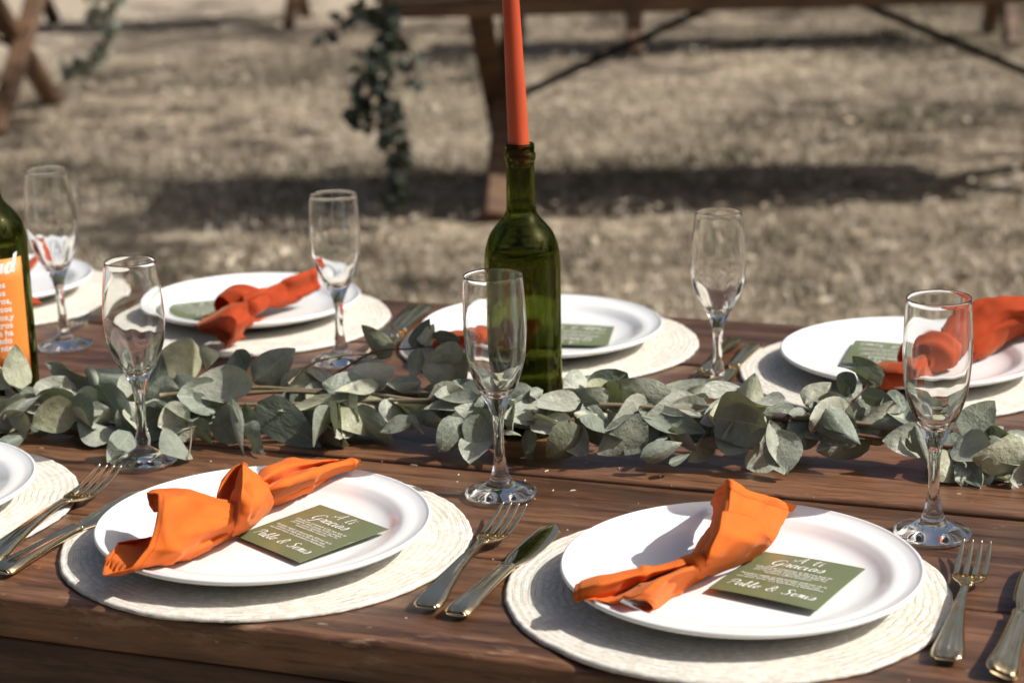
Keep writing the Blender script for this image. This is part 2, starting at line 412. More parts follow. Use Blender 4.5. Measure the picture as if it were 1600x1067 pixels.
# ------------------------------------------------------------------ ground
def mat_ground():
    m, nt, b, N, L = mat_base('dry_lawn')
    v = coords(nt); vl = coords(nt, 'Object', (0.45, 1.0, 1.0))
    n1 = node(nt, 'ShaderNodeTexNoise', i_Scale=0.75, i_Detail=6.0, i_Roughness=0.62); L.new(vl, n1.inputs['Vector'])
    n2 = node(nt, 'ShaderNodeTexNoise', i_Scale=9.0, i_Detail=6.0, i_Roughness=0.7); L.new(v, n2.inputs['Vector'])
    c1 = ramp(nt, n2.outputs[0], [(0.34, (0.105, 0.086, 0.060)), (0.5, (0.27, 0.228, 0.172)), (0.66, (0.47, 0.415, 0.33))])
    c2 = ramp(nt, n1.outputs[0], [(0.36, (0.50, 0.47, 0.42)), (0.5, (0.88, 0.85, 0.80)), (0.62, (1.15, 1.1, 1.04))])  # broad soil patches, darkened to stand in for dappled tree shade
    c = mix(nt, c1.outputs[0], c2.outputs[0], 0.8, 'MULTIPLY')
    # bare sandy soil far to the left
    sep = N.new('ShaderNodeSeparateXYZ'); L.new(v, sep.inputs[0])
    s = math_(nt, 'ADD', math_(nt, 'SUBTRACT', sep.outputs[1], math_(nt, 'MULTIPLY', sep.outputs[0], 0.9)), math_(nt, 'MULTIPLY', n1.outputs[0], 2.2))
    sm = ramp(nt, math_(nt, 'DIVIDE', s, 40.0), [(0.365, (0, 0, 0)), (0.42, (1, 1, 1))])
    sand = ramp(nt, n2.outputs[0], [(0.3, (0.32, 0.27, 0.205)), (0.7, (0.50, 0.43, 0.34))])
    c = mix(nt, c, sand.outputs[0], sm.outputs[0])
    L.new(c, b.inputs['Base Color']); b.inputs['Roughness'].default_value = 0.95
    b.inputs['Specular IOR Level'].default_value = 0.1
    bump(nt, b, n2.outputs[0], 0.8, 0.03)
    return m
gv, gf = [], []
xs = np.concatenate([[-150, -60, -30, -16], np.linspace(-8, 8, 65), [16, 30, 60, 150]])
ys = np.concatenate([[-150, -60, -20, -6, 0, 3], np.linspace(4, 17, 60), [22, 35, 70, 200]])
for yy in ys:
    for xx in xs:
        z = 0.02 * n3(xx * 1.3, yy * 1.3, 0.3) + 0.012 * n3(xx * 4, yy * 4, 2.3) if 3.5 < yy < 18 and abs(xx) < 9 else 0.0
        gv.append((xx, yy, z - 0.01))
gf = grid_faces(len(ys), len(xs))
ground = link('ground', mesh('ground', gv, gf, mat_ground())); tag(ground, 'dry pale lawn under the tables', kind='structure')

def mat_grass():
    m, nt, b, N, L = mat_base('dry_grass')
    at_ = N.new('ShaderNodeAttribute'); at_.attribute_name = 'tone'
    L.new(ramp(nt, at_.outputs['Fac'], [(0.0, (0.075, 0.072, 0.038)), (0.3, (0.175, 0.155, 0.098)), (0.6, (0.35, 0.305, 0.225)), (1.0, (0.62, 0.55, 0.44))]).outputs[0], b.inputs['Base Color'])
    b.inputs['Roughness'].default_value = 0.7
    return m
rs = np.random.RandomState(3)
NB = 120000
yy = 4.2 + (rs.rand(NB) ** 1.25) * 10.5
xx = (rs.rand(NB) * 2 - 1) * (0.31 * yy + 0.25)
patch = np.array([1.3 * n3(a * 0.5, b * 1.0, 5.1) + 0.7 * n3(a * 1.9, b * 2.6, 8.1) for a, b in zip(xx, yy)])
keep = (rs.rand(NB) < 0.55 + 0.75 * patch) & ~((yy - 0.9 * xx + 1.1 + patch) > 14.3)
xx, yy, patch = xx[keep], yy[keep], patch[keep]; nb = len(xx)
hgt = 0.012 + 0.036 * rs.rand(nb) ** 1.8; wid = 0.0018 + 0.0035 * rs.rand(nb)
ang = rs.rand(nb) * 6.283; lean = hgt * (0.3 + 1.1 * rs.rand(nb)); la = rs.rand(nb) * 6.283
P = np.zeros((nb, 3, 3))
P[:, 0] = np.stack([xx - np.cos(ang) * wid, yy - np.sin(ang) * wid, np.full(nb, -0.012)], 1)
P[:, 1] = np.stack([xx + np.cos(ang) * wid, yy + np.sin(ang) * wid, np.full(nb, -0.012)], 1)
P[:, 2] = np.stack([xx + np.cos(la) * lean, yy + np.sin(la) * lean, hgt], 1)
gm = bpy.data.meshes.new('grass'); gm.from_pydata(P.reshape(-1, 3), [], np.arange(nb * 3).reshape(-1, 3).tolist())
ta = gm.attributes.new('tone', 'FLOAT', 'POINT')
tone = np.clip(0.62 - 0.45 * patch + 0.30 * rs.randn(nb), 0, 1); ta.data.foreach_set('value', np.repeat(tone, 3).astype(np.float32))
gm.materials.append(mat_grass())
tag(link('grass', gm), 'short dry tan grass covering the ground', kind='stuff')

# fallen dry leaves scattered on the lawn
def mat_litter():
    m, nt, b, N, L = mat_base('fallen_leaf_litter')
    oi = N.new('ShaderNodeAttribute'); oi.attribute_name = 'tone'
    L.new(ramp(nt, oi.outputs['Fac'], [(0.0, (0.10, 0.07, 0.04)), (0.5, (0.34, 0.27, 0.19)), (1.0, (0.55, 0.48, 0.38))]).outputs[0], b.inputs['Base Color'])
    b.inputs['Roughness'].default_value = 0.7
    return m
NL = 3800
ly = 4.4 + rs.rand(NL) ** 1.2 * 10; lx = (rs.rand(NL) * 2 - 1) * (0.31 * ly + 0.2); la = rs.rand(NL) * 6.28; ls = 0.012 + 0.02 * rs.rand(NL)
LV = np.zeros((NL, 4, 3)); tl = rs.rand(NL)
for k, (u, w_) in enumerate(((-1, 0), (0, -.45), (1, 0), (0, .45))):
    LV[:, k, 0] = lx + ls * (u * np.cos(la) - w_ * np.sin(la)); LV[:, k, 1] = ly + ls * (u * np.sin(la) + w_ * np.cos(la))
    LV[:, k, 2] = 0.025 + 0.02 * rs.rand(NL)
lm = bpy.data.meshes.new('leaf_litter'); lm.from_pydata(LV.reshape(-1, 3), [], np.arange(NL * 4).reshape(-1, 4).tolist())
at2 = lm.attributes.new('tone', 'FLOAT', 'POINT'); at2.data.foreach_set('value', np.repeat(tl, 4).astype(np.float32)); lm.materials.append(mat_litter())
tag(link('leaf_litter', lm), 'scattered dry fallen leaves on the lawn', kind='stuff')

# ------------------------------------------------------------------ the dining table
TH = math.radians(-19.65)
ORG = Vector((0, 1.198, 0))
EX = Vector((math.cos(TH), math.sin(TH), 0)); EY = Vector((-math.sin(TH), math.cos(TH), 0))
def local(p):
    d = Vector((p[0], p[1], 0)) - ORG
    return d.dot(EX), d.dot(EY)
table = empty('dining_table', ORG, TH, 'long dark brown plank dining table set for a meal, nearest the camera', 'table')

def plank_mesh(x0, x1, y0, y1, z0, z1, mat, seed, n=90, r=0.004, rough=0.0012, wearfront=False):
    sec = []
    k = 4
    for cy_, cz_, a0 in ((y1 - r, z1 - r, 0), (y0 + r, z1 - r, 90), (y0 + r, z0 + r, 180), (y1 - r, z0 + r, 270)):
        for i in range(k + 1):
            a = math.radians(a0 + 90 * i / k); sec.append((cy_ + r * math.cos(a), cz_ + r * math.sin(a)))
    # extra points on the top face so it can undulate
    m = len(sec); top = [(y1 - r + (y0 - y1 + 2 * r) * t, z1) for t in (0.2, 0.4, 0.6, 0.8)]
    sec = sec[:k + 1] + top + sec[k + 1:]; m = len(sec)
    v, e = [], []
    for i in range(n):
        x = x0 + (x1 - x0) * i / (n - 1)
        for j, (y, z) in enumerate(sec):
            dz = 0.0006 * n3(x * 3, y * 9, seed) if z > z1 - 2 * r else 0
            dy = rough * n3(x * 9, seed * 3.1, z * 30)
            q = 0.0
            if wearfront and y < y0 + 2 * r and z > z1 - 2.2 * r:
                q = 1.0
                c = max(0, n3(x * 7, seed, 4.0)) + 0.6 * max(0, n3(x * 31, seed, 9.0))
                dz -= 0.0035 * c; dy += 0.0035 * c
            v.append((x, y + dy, z + dz)); e.append(q)
    f = [tuple(reversed(q)) for q in grid_faces(n, m, close_c=True)]
    f.append(tuple(range(m))); f.append(tuple(reversed([(n - 1) * m + j for j in range(m)])))
    me = mesh('plank', v, f, mat)
    a = me.attributes.new('edge', 'FLOAT', 'POINT'); a.data.foreach_set('value', np.array(e, np.float32))
    return me

X0, X1 = -1.75, 1.15
seams = [0.0, 0.176, 0.3705, 0.557, 0.744, 0.931]
for i in range(5):
    dz = (0.0, -0.0012, 0.0007, -0.0005, 0.0003)[i]
    link('plank', plank_mesh(X0 + 0.01 * (i % 3), X1 - 0.008 * (i % 2), seams[i] + 0.0022, seams[i + 1] - 0.0022, T - 0.034 + dz, T + dz, WOOD, 3.7 * i + 1, n=140, r=0.0045 if i == 0 else 0.0032, wearfront=(i == 0)), table)
link('apron', plank_mesh(X0 + 0.12, X1 - 0.12, 0.006, 0.032, T - 0.135, T - 0.0345, WOOD_APRON, 40, n=120, r=0.003), table)
link('apron', plank_mesh(X0 + 0.12, X1 - 0.12, 0.90, 0.926, T - 0.135, T - 0.0345, WOOD_APRON, 47, n=60, r=0.003), table)
for xe in (X0 + 0.35, X1 - 0.35):
    v, f = bar((xe, 0.08, 0), (xe, 0.86, T - 0.05), 0.07, 0.09, (0, 1, 0)); link('leg', mesh('leg', v, f, WOOD_APRON, False), table)
    v, f = bar((xe + 0.075, 0.86, 0), (xe + 0.075, 0.08, T - 0.05), 0.07, 0.09, (0, 1, 0)); link('leg', mesh('leg', v, f, WOOD_APRON, False), table)

# ------------------------------------------------------------------ trestle tables further back
def trestle(loc, rz, length, label, depth=0.86, height=0.785, inset=0.42, skew=0.13, group='trestle tables set out across the lawn'):
    t = empty('trestle_table', loc, rz, label, 'table', group)
    n = 5; w = depth / n
    for i in range(n):
        y = -depth / 2 + (i + 0.5) * w
        v, f = bar((-length / 2 + 0.01 * (i % 2), y, height - 0.022), (length / 2 - 0.012 * (i % 3), y, height - 0.022), w - 0.004, 0.044)
        link('plank', mesh('plank', v, f, WOOD_BG, False), t)
    for s in (-1, 1):
        v, f = bar((-length / 2 + 0.02, s * (depth / 2 - 0.03), height - 0.075), (length / 2 - 0.02, s * (depth / 2 - 0.03), height - 0.075), 0.03, 0.055)
        link('apron', mesh('apron', v, f, WOOD_BG, False), t)
    for s in (-1, 1):
        x = s * (length / 2 - inset)
        for q in (-1, 1):
            k_ = skew * (depth / 2)
            v, f = bar((x - 0.02 * q + k_ * q, q * (depth / 2 - 0.03), 0.0), (x - 0.02 * q - k_ * q, -q * (depth / 2 - 0.06), height - 0.047), 0.085, 0.085, (0, 1, 0))
            link('leg', mesh('leg', v, f, WOOD_BG, False), t)
        v, f = tube([(x - s * 0.02, 0, height * 0.44), (s * 0.17, 0.0, height - 0.085), (s * 0.10, 0.0, height - 0.046)], 0.014, 8)
        link('brace', mesh('brace', v, f, IRON), t)
    return t
trestle((0.99, 6.89, 0), math.radians(1.2), 2.86, 'dark brown trestle table with black diagonal braces, behind the candle bottle')
trestle((-3.62, 9.12, 0), math.radians(3), 3.0, 'sunlit brown trestle table with crossed legs in the upper left corner', depth=1.06, inset=0.16)
trestle((1.85, 11.55, 0), math.radians(1), 2.9, 'distant trestle table showing only its feet, beyond the braced table', inset=0.36)
trestle((-2.35, 13.7, 0), math.radians(2), 2.4, 'farthest trestle table, feet on pale sand at the top of the picture', inset=0.3)

# ------------------------------------------------------------------ placemats
def placemat_mesh():
    R, nr, ns = 0.161, 88, 160
    v, f = [], []
    prof = []
    for i in range(nr):
        r = R * (i + 1) / nr
        prof.append(r)
    v.append((0, 0, 0.003))
    for i, r in enumerate(prof):
        edge = i == nr - 1
        for j in range(ns):
            a = 2 * math.pi * j / ns
            fr = (r * 180) % 1.0
            z = 0.0026 + 0.0007 * math.sin(math.pi * fr) + 0.0005 * n3(math.cos(a) * 3, math.sin(a) * 3, r * 30) + 0.0004 * n3(a * 20, r * 180, 2)
            rr = r * (1 + (0.009 * n3(math.cos(a) * 4, math.sin(a) * 4, 1) + 0.008 * n3(math.cos(a) * 22, math.sin(a) * 22, 4)) * (i / nr) ** 3)
            if edge: z = 0.0012
            v.append((rr * math.cos(a), rr * math.sin(a), z))
    for j in range(ns): v.append((v[1 + (nr - 1) * ns + j][0] * 0.998, v[1 + (nr - 1) * ns + j][1] * 0.998, 0.0))
    for j in range(ns): f.append((0, 1 + j, 1 + (j + 1) % ns))
    f += grid_faces(nr + 1, ns, close_c=True, off=1)
    f = [q if len(q) == 3 else tuple(reversed(q)) for q in f]
    return mesh('placemat', v, f, PALM)
MAT_ME = placemat_mesh()
PLACES = {  # plate centre, mat centre, turn
    'front_first': ((-0.532, 1.532), (-0.530, 1.536), 0.3),
    'front_second': ((-0.196, 1.422), (-0.196, 1.434), 1.9),
    'front_third': ((0.161, 1.307), (0.151, 1.309), 4.0),
    'back_first': ((-0.640, 2.300), (-0.626, 2.290), 2.2),
    'back_second': ((-0.297, 2.165), (-0.300, 2.150), 5.1),
    'back_third': ((0.032, 2.013), (0.039, 2.014), 0.9),
    'back_fourth': ((0.400, 1.873), (0.388, 1.866), 3.3)}
MATL = {'front_first': 'round woven palm placemat cut off by the picture edge beside the leftmost fork',
 'front_second': 'round woven palm placemat under the plate with the fanned orange napkin',
 'front_third': 'round woven palm placemat under the nearest plate, at the table edge',
 'back_first': 'round palm placemat behind the orange label bottle',
 'back_second': 'round palm placemat behind the garland under the plate with knotted red orange napkin',
 'back_third': 'round palm placemat behind the candle bottle',
 'back_fourth': 'round palm placemat behind the garland at the far right, plate half cropped'}
PLL = {'front_first': 'white china plate cropped by the left edge beside the leftmost fork',
 'front_second': 'white china plate with fanned orange napkin and green card, front row middle',
 'front_third': 'white china plate nearest the camera with narrow twisted orange napkin and card',
 'back_first': 'white china plate partly hidden behind the orange label bottle',
 'back_second': 'white china plate with red orange knotted napkin, behind the left part of the garland',
 'back_third': 'white china plate partly hidden behind the green candle bottle',
 'back_fourth': 'white china plate behind the rightmost flute with large red orange napkin'}
for k, (pc, mc, rot) in PLACES.items():
    tag(link('placemat', MAT_ME, None, (mc[0], mc[1], T + 0.0008), rot), MATL[k], 'placemat', 'woven placemats on the table')

# ------------------------------------------------------------------ plates
PZ = 0.0038
PLATE_PROF = [(0.0, 0.0060), (0.05, 0.0060), (0.074, 0.0062), (0.086, 0.0070), (0.096, 0.0095), (0.103, 0.0138), (0.108, 0.0166), (0.113, 0.0176), (0.120, 0.0182), (0.1255, 0.0198), (0.1280, 0.0212)]
def plate_z(r):
    rr = [p[0] for p in PLATE_PROF]; zz = [p[1] for p in PLATE_PROF]
    return PZ + float(np.interp(r, rr, zz)) if r < 0.1375 else 0.004
pp = smooth_profile(PLATE_PROF, 48)
lip = [(0.1288, 0.0214), (0.1300, 0.0206), (0.1303, 0.0193), (0.1297, 0.0180)]
und = smooth_profile([(0.1297, 0.0180), (0.124, 0.0148), (0.112, 0.0118), (0.098, 0.0075), (0.085, 0.0030), (0.078, 0.0008), (0.074, 0.0), (0.071, 0.0004), (0.068, 0.0018), (0.04, 0.0020), (0.0, 0.0020)], 40)
v, f = lathe(pp + lip + und[1:], 128)
f = [tuple(reversed(q)) for q in f]
PLATE_ME = mesh('plate', v, [tuple(reversed(q)) for q in f], CHINA)
for k, (pc, mc, rot) in PLACES.items():
    o = tag(link('plate', PLATE_ME, None, (pc[0], pc[1], T + PZ), rot), PLL[k], 'plate', 'white dinner plates on the placemats')
    if k == 'back_second': o.scale = (0.955, 0.955, 1)

# ------------------------------------------------------------------ knotted napkins
def cloth_patch(name, grid, parent, mat, plate_c, nu=9, nv=12, wr=0.0012, seed=0.0, fold=0.0, thick=0.0008, clamp=True):
    """grid: rows x columns of control points (x, y, height above table)."""
    G = np.array(grid, float)
    def crisp(P, m, q):
        n = len(P); t = np.linspace(0, n - 1, m); i = np.minimum(t.astype(int), n - 2); u = (t - i).reshape((-1,) + (1,) * (P.ndim - 1))
        return (1 - q) * crm(P, m) + q * (P[i] * (1 - u) + P[i + 1] * u)
    A = crisp(G, (G.shape[0] - 1) * nu + 1, 0.62)
    A = np.swapaxes(crm(np.swapaxes(A, 0, 1), (G.shape[1] - 1) * nv + 1), 0, 1)
    R, C = A.shape[:2]
    du = np.gradient(A, axis=0); dv = np.gradient(A, axis=1); nrm = np.cross(du, dv)
    nrm /= (np.linalg.norm(nrm, axis=2, keepdims=True) + 1e-9)
    if (nrm[..., 2] < 0).mean() > 0.5: nrm = -nrm
    base = Vector((parent.location.x, parent.location.y, T))
    v = []
    for i in range(R):
        for j in range(C):
            p = A[i, j]; s = j / (C - 1)
            d = wr * n3(p[0] * 38 + seed, p[1] * 38, p[2] * 38) + wr * 0.45 * n3(p[0] * 95, p[1] * 95 + seed, p[2] * 95)
            rg = (1 - abs(n3(p[0] * 21 + seed, p[1] * 21, p[2] * 30 + seed))) ** 7
            d -= wr * 2.0 * rg
            if s < 0.055: d += 0.0007
            d += fold * (s ** 2) * math.sin(i / (R - 1) * 22 + seed + 2.5 * n3(s * 3, i * 0.1, seed))
            q = p + nrm[i, j] * d
            if clamp:
                r = math.hypot(q[0] - plate_c[0], q[1] - plate_c[1]); q[2] = max(q[2], plate_z(r) + (0.0026 if r > 0.11 else 0.0014))
            v.append((q[0] - base.x, q[1] - base.y, q[2]))
    me = mesh(name, v, grid_faces(R, C), mat)
    ha = me.attributes.new('hem', 'FLOAT', 'POINT'); ha.data.foreach_set('value', np.array([0.1 + 0.9 * (j / (C - 1)) if name == 'tail' else 1.0 for i in range(R) for j in range(C)], np.float32))
    o = link(name, me, parent)
    md = o.modifiers.new('thickness', 'SOLIDIFY'); md.thickness = thick; md.offset = 0.0
    return o

def knot_ring(parent, mat, plate_c, c, axis, rx, rz_, length, seed, tilt=0.0):
    """a band of cloth wrapped round the napkin: closed ring with soft folds"""
    c = Vector(c); ax = Vector(axis).normalized(); up = Vector((0, 0, 1)); s = ax.cross(up).normalized(); up = s.cross(ax).normalized()
    n, m = 40, 14; v = []
    base = Vector((parent.location.x, parent.location.y, 0))
    for j in range(m):
        t = j / (m - 1) * 2 - 1
        for i in range(n):
            a = 2 * math.pi * i / n
            k = 1 - 0.42 * t * t + 0.07 * math.sin(3 * a + 4 * t + seed) + 0.05 * math.sin(7 * t + 2 * a + seed * 2)
            p = c + s * (math.cos(a) * rx * k) + up * (math.sin(a) * rz_ * k) + ax * (t * length * (0.5 + 0.12 * math.sin(a + seed)) + tilt * math.cos(a) * length)
            r = math.hypot(p.x - plate_c[0], p.y - plate_c[1]); p.z = max(p.z, plate_z(r) + 0.001)
            v.append(p - base)
    me = mesh('knot', v, grid_faces(m, n, close_c=True), mat); o = link('knot', me, parent)
    md = o.modifiers.new('soft', 'SUBSURF'); md.levels = 1; md.render_levels = 1
    return o

def napkin(key, label):
    pc = PLACES[key][0]
    return empty('napkin', (pc[0], pc[1], T), 0, label, 'napkin', 'knotted orange napkins on the plates'), pc

# --- front row, second place: fanned tail to the left, loop knot, folded tail to the back right
nk, pc = napkin('front_second', 'bright orange napkin knotted with a wide fanned open end, on the front middle plate')
cloth_patch('tail', [
    [(-0.2791,1.4102,0.0360), (-0.2567,1.4087,0.0360), (-0.2368,1.4073,0.0360), (-0.2256,1.4202,0.0300)],
    [(-0.2815,1.4029,0.0460), (-0.2647,1.3948,0.0500), (-0.2390,1.3943,0.0480), (-0.2230,1.4053,0.0400)],
    [(-0.2824,1.4051,0.0530), (-0.2651,1.4027,0.0560), (-0.2389,1.3961,0.0530), (-0.2163,1.3955,0.0470)],
    [(-0.2676,1.3742,0.0630), (-0.2505,1.3784,0.0560), (-0.2304,1.3711,0.0530), (-0.2134,1.3809,0.0470)],
    [(-0.2641,1.3485,0.0580), (-0.2429,1.3443,0.0540), (-0.2263,1.3568,0.0480), (-0.2123,1.3751,0.0440)],
    [(-0.2637,1.3270,0.0510), (-0.2430,1.3323,0.0460), (-0.2243,1.3565,0.0410), (-0.2132,1.3789,0.0380)],
    [(-0.2662,1.3144,0.0430), (-0.2464,1.3288,0.0360), (-0.2282,1.3778,0.0270), (-0.2181,1.4061,0.0250)],
    [(-0.2770,1.3066,0.0340), (-0.2546,1.3319,0.0260), (-0.2302,1.3670,0.0250), (-0.2175,1.4043,0.0220)],
    [(-0.2958,1.2995,0.0280), (-0.2684,1.3404,0.0170), (-0.2406,1.3802,0.0130), (-0.2203,1.4173,0.0130)],
    [(-0.3000,1.3122,0.0250), (-0.2742,1.3586,0.0130), (-0.2449,1.3857,0.0120), (-0.2233,1.4173,0.0120)],
    [(-0.3021,1.3376,0.0260), (-0.2804,1.3855,0.0130), (-0.2499,1.4024,0.0120), (-0.2267,1.4204,0.0120)],
    [(-0.2995,1.3637,0.0270), (-0.2824,1.4062,0.0140), (-0.2525,1.4193,0.0120), (-0.2289,1.4290,0.0120)],
    [(-0.2885,1.3883,0.0220), (-0.2751,1.4210,0.0130), (-0.2517,1.4306,0.0120), (-0.2297,1.4348,0.0120)],
], nk, CLOTH, pc, seed=1.3, fold=0.0012, wr=0.0016)
cloth_patch('knot', [
    [(-0.2218,1.4174,0.0130), (-0.2193,1.3999,0.0320), (-0.2193,1.4011,0.0430), (-0.2183,1.4019,0.0520), (-0.2172,1.4143,0.0580), (-0.2141,1.4240,0.0640), (-0.2122,1.4336,0.0670)],
    [(-0.2194,1.4119,0.0150), (-0.2087,1.3719,0.0420), (-0.2071,1.3723,0.0530), (-0.2069,1.3812,0.0600), (-0.2083,1.3978,0.0640), (-0.2096,1.4132,0.0670), (-0.2108,1.4305,0.0680)],
    [(-0.2191,1.4133,0.0150), (-0.2031,1.3728,0.0400), (-0.1970,1.3688,0.0540), (-0.1975,1.3863,0.0580), (-0.2011,1.4016,0.0620), (-0.2056,1.4159,0.0660), (-0.2105,1.4319,0.0670)],
    [(-0.2195,1.4186,0.0130), (-0.2020,1.3902,0.0310), (-0.1923,1.3963,0.0430), (-0.1917,1.4116,0.0500), (-0.1984,1.4248,0.0560), (-0.2045,1.4292,0.0620), (-0.2098,1.4333,0.0660)],
    [(-0.2197,1.4199,0.0120), (-0.2047,1.4227,0.0180), (-0.1922,1.4436,0.0260), (-0.1907,1.4484,0.0360), (-0.1989,1.4540,0.0460), (-0.2054,1.4454,0.0560), (-0.2099,1.4377,0.0640)],
    [(-0.2197,1.4199,0.0120), (-0.2078,1.4362,0.0120), (-0.1983,1.4683,0.0140), (-0.1970,1.4794,0.0220), (-0.2022,1.4766,0.0340), (-0.2069,1.4581,0.0480), (-0.2111,1.4478,0.0580)],
], nk, CLOTH, pc, seed=4.1, wr=0.0014)
cloth_patch('loop', [
    [(-0.2129,1.4570,0.0560), (-0.2169,1.4600,0.0460), (-0.2203,1.4582,0.0360), (-0.2228,1.4506,0.0280), (-0.2244,1.4451,0.0220)],
    [(-0.2134,1.4329,0.0620), (-0.2182,1.4352,0.0540), (-0.2226,1.4342,0.0460), (-0.2245,1.4301,0.0380), (-0.2248,1.4289,0.0300)],
    [(-0.2110,1.4321,0.0680), (-0.2200,1.4305,0.0630), (-0.2262,1.4254,0.0560), (-0.2301,1.4169,0.0470), (-0.2295,1.4184,0.0360)],
    [(-0.2109,1.4513,0.0600), (-0.2181,1.4433,0.0560), (-0.2268,1.4411,0.0490), (-0.2305,1.4308,0.0400), (-0.2298,1.4292,0.0300)],
    [(-0.2136,1.4885,0.0400), (-0.2176,1.4840,0.0340), (-0.2232,1.4766,0.0280), (-0.2273,1.4662,0.0220), (-0.2293,1.4564,0.0180)],
], nk, CLOTH, pc, seed=6.2, wr=0.0010)
cloth_patch('tail', [
    [(-0.1293,1.5349,0.0300), (-0.1507,1.5245,0.0340), (-0.1813,1.5221,0.0300), (-0.1981,1.4974,0.0300), (-0.2084,1.4745,0.0300)],
    [(-0.1402,1.5278,0.0360), (-0.1576,1.5170,0.0400), (-0.1840,1.5037,0.0440), (-0.1965,1.4705,0.0500), (-0.2067,1.4515,0.0460)],
    [(-0.1457,1.5295,0.0350), (-0.1597,1.5105,0.0400), (-0.1799,1.4813,0.0470), (-0.1917,1.4468,0.0520), (-0.2029,1.4301,0.0480)],
    [(-0.1443,1.5427,0.0300), (-0.1601,1.5232,0.0330), (-0.1784,1.4960,0.0360), (-0.1921,1.4705,0.0380), (-0.2053,1.4525,0.0360)],
    [(-0.1293,1.5303,0.0360), (-0.1522,1.4974,0.0420), (-0.1718,1.4567,0.0460), (-0.1864,1.4333,0.0470), (-0.2014,1.4303,0.0400)],
    [(-0.1273,1.5251,0.0360), (-0.1502,1.4961,0.0380), (-0.1706,1.4616,0.0400), (-0.1872,1.4455,0.0380), (-0.2031,1.4481,0.0300)],
    [(-0.1302,1.5312,0.0290), (-0.1534,1.5154,0.0260), (-0.1745,1.4923,0.0240), (-0.1915,1.4759,0.0220), (-0.2054,1.4698,0.0180)],
    [(-0.1460,1.5280,0.0260), (-0.1603,1.5088,0.0240), (-0.1775,1.4904,0.0220), (-0.1933,1.4811,0.0180), (-0.2062,1.4749,0.0140)],
    [(-0.1567,1.5144,0.0220), (-0.1660,1.5105,0.0180), (-0.1807,1.4977,0.0140), (-0.1964,1.4874,0.0120), (-0.2063,1.4744,0.0120)],
    [(-0.1591,1.5213,0.0180), (-0.1695,1.5175,0.0140), (-0.1844,1.5068,0.0120), (-0.1985,1.4922,0.0120), (-0.2077,1.4775,0.0120)],
], nk, CLOTH, pc, seed=8.8, wr=0.0012)

# --- front row, third place: ridge standing to the back, twist, two-lobed tail to the front left
nk, pc = napkin('front_third', 'bright orange napkin twisted into a narrow knot, on the plate nearest the camera')
cloth_patch('tail', [
    [(0.1528,1.4282,0.0260), (0.1523,1.4049,0.0260), (0.1438,1.3797,0.0220), (0.1294,1.3506,0.0140), (0.1263,1.3276,0.0140)],
    [(0.1522,1.3868,0.0500), (0.1495,1.3569,0.0460), (0.1418,1.3382,0.0400), (0.1278,1.3144,0.0320), (0.1266,1.3021,0.0260)],
    [(0.1554,1.3435,0.0750), (0.1486,1.3113,0.0630), (0.1408,1.2861,0.0560), (0.1337,1.2776,0.0460), (0.1307,1.2790,0.0340)],
    [(0.1589,1.3375,0.0760), (0.1525,1.3055,0.0640), (0.1444,1.2820,0.0560), (0.1361,1.2750,0.0450), (0.1312,1.2753,0.0340)],
    [(0.1681,1.3471,0.0660), (0.1617,1.3244,0.0530), (0.1531,1.3016,0.0470), (0.1418,1.2904,0.0360), (0.1327,1.2855,0.0280)],
    [(0.1865,1.3714,0.0520), (0.1733,1.3319,0.0500), (0.1655,1.3167,0.0420), (0.1490,1.3055,0.0280), (0.1336,1.2944,0.0220)],
    [(0.2034,1.3982,0.0380), (0.1893,1.3621,0.0340), (0.1773,1.3186,0.0400), (0.1559,1.3167,0.0220), (0.1340,1.3020,0.0170)],
    [(0.2166,1.4136,0.0280), (0.2016,1.3841,0.0220), (0.1862,1.3353,0.0300), (0.1625,1.3291,0.0160), (0.1339,1.3058,0.0140)],
    [(0.2157,1.4175,0.0240), (0.1946,1.3852,0.0140), (0.1860,1.3574,0.0140), (0.1656,1.3352,0.0120), (0.1332,1.3084,0.0120)],
], nk, CLOTH, pc, seed=2.2, wr=0.0016, fold=0.0008)
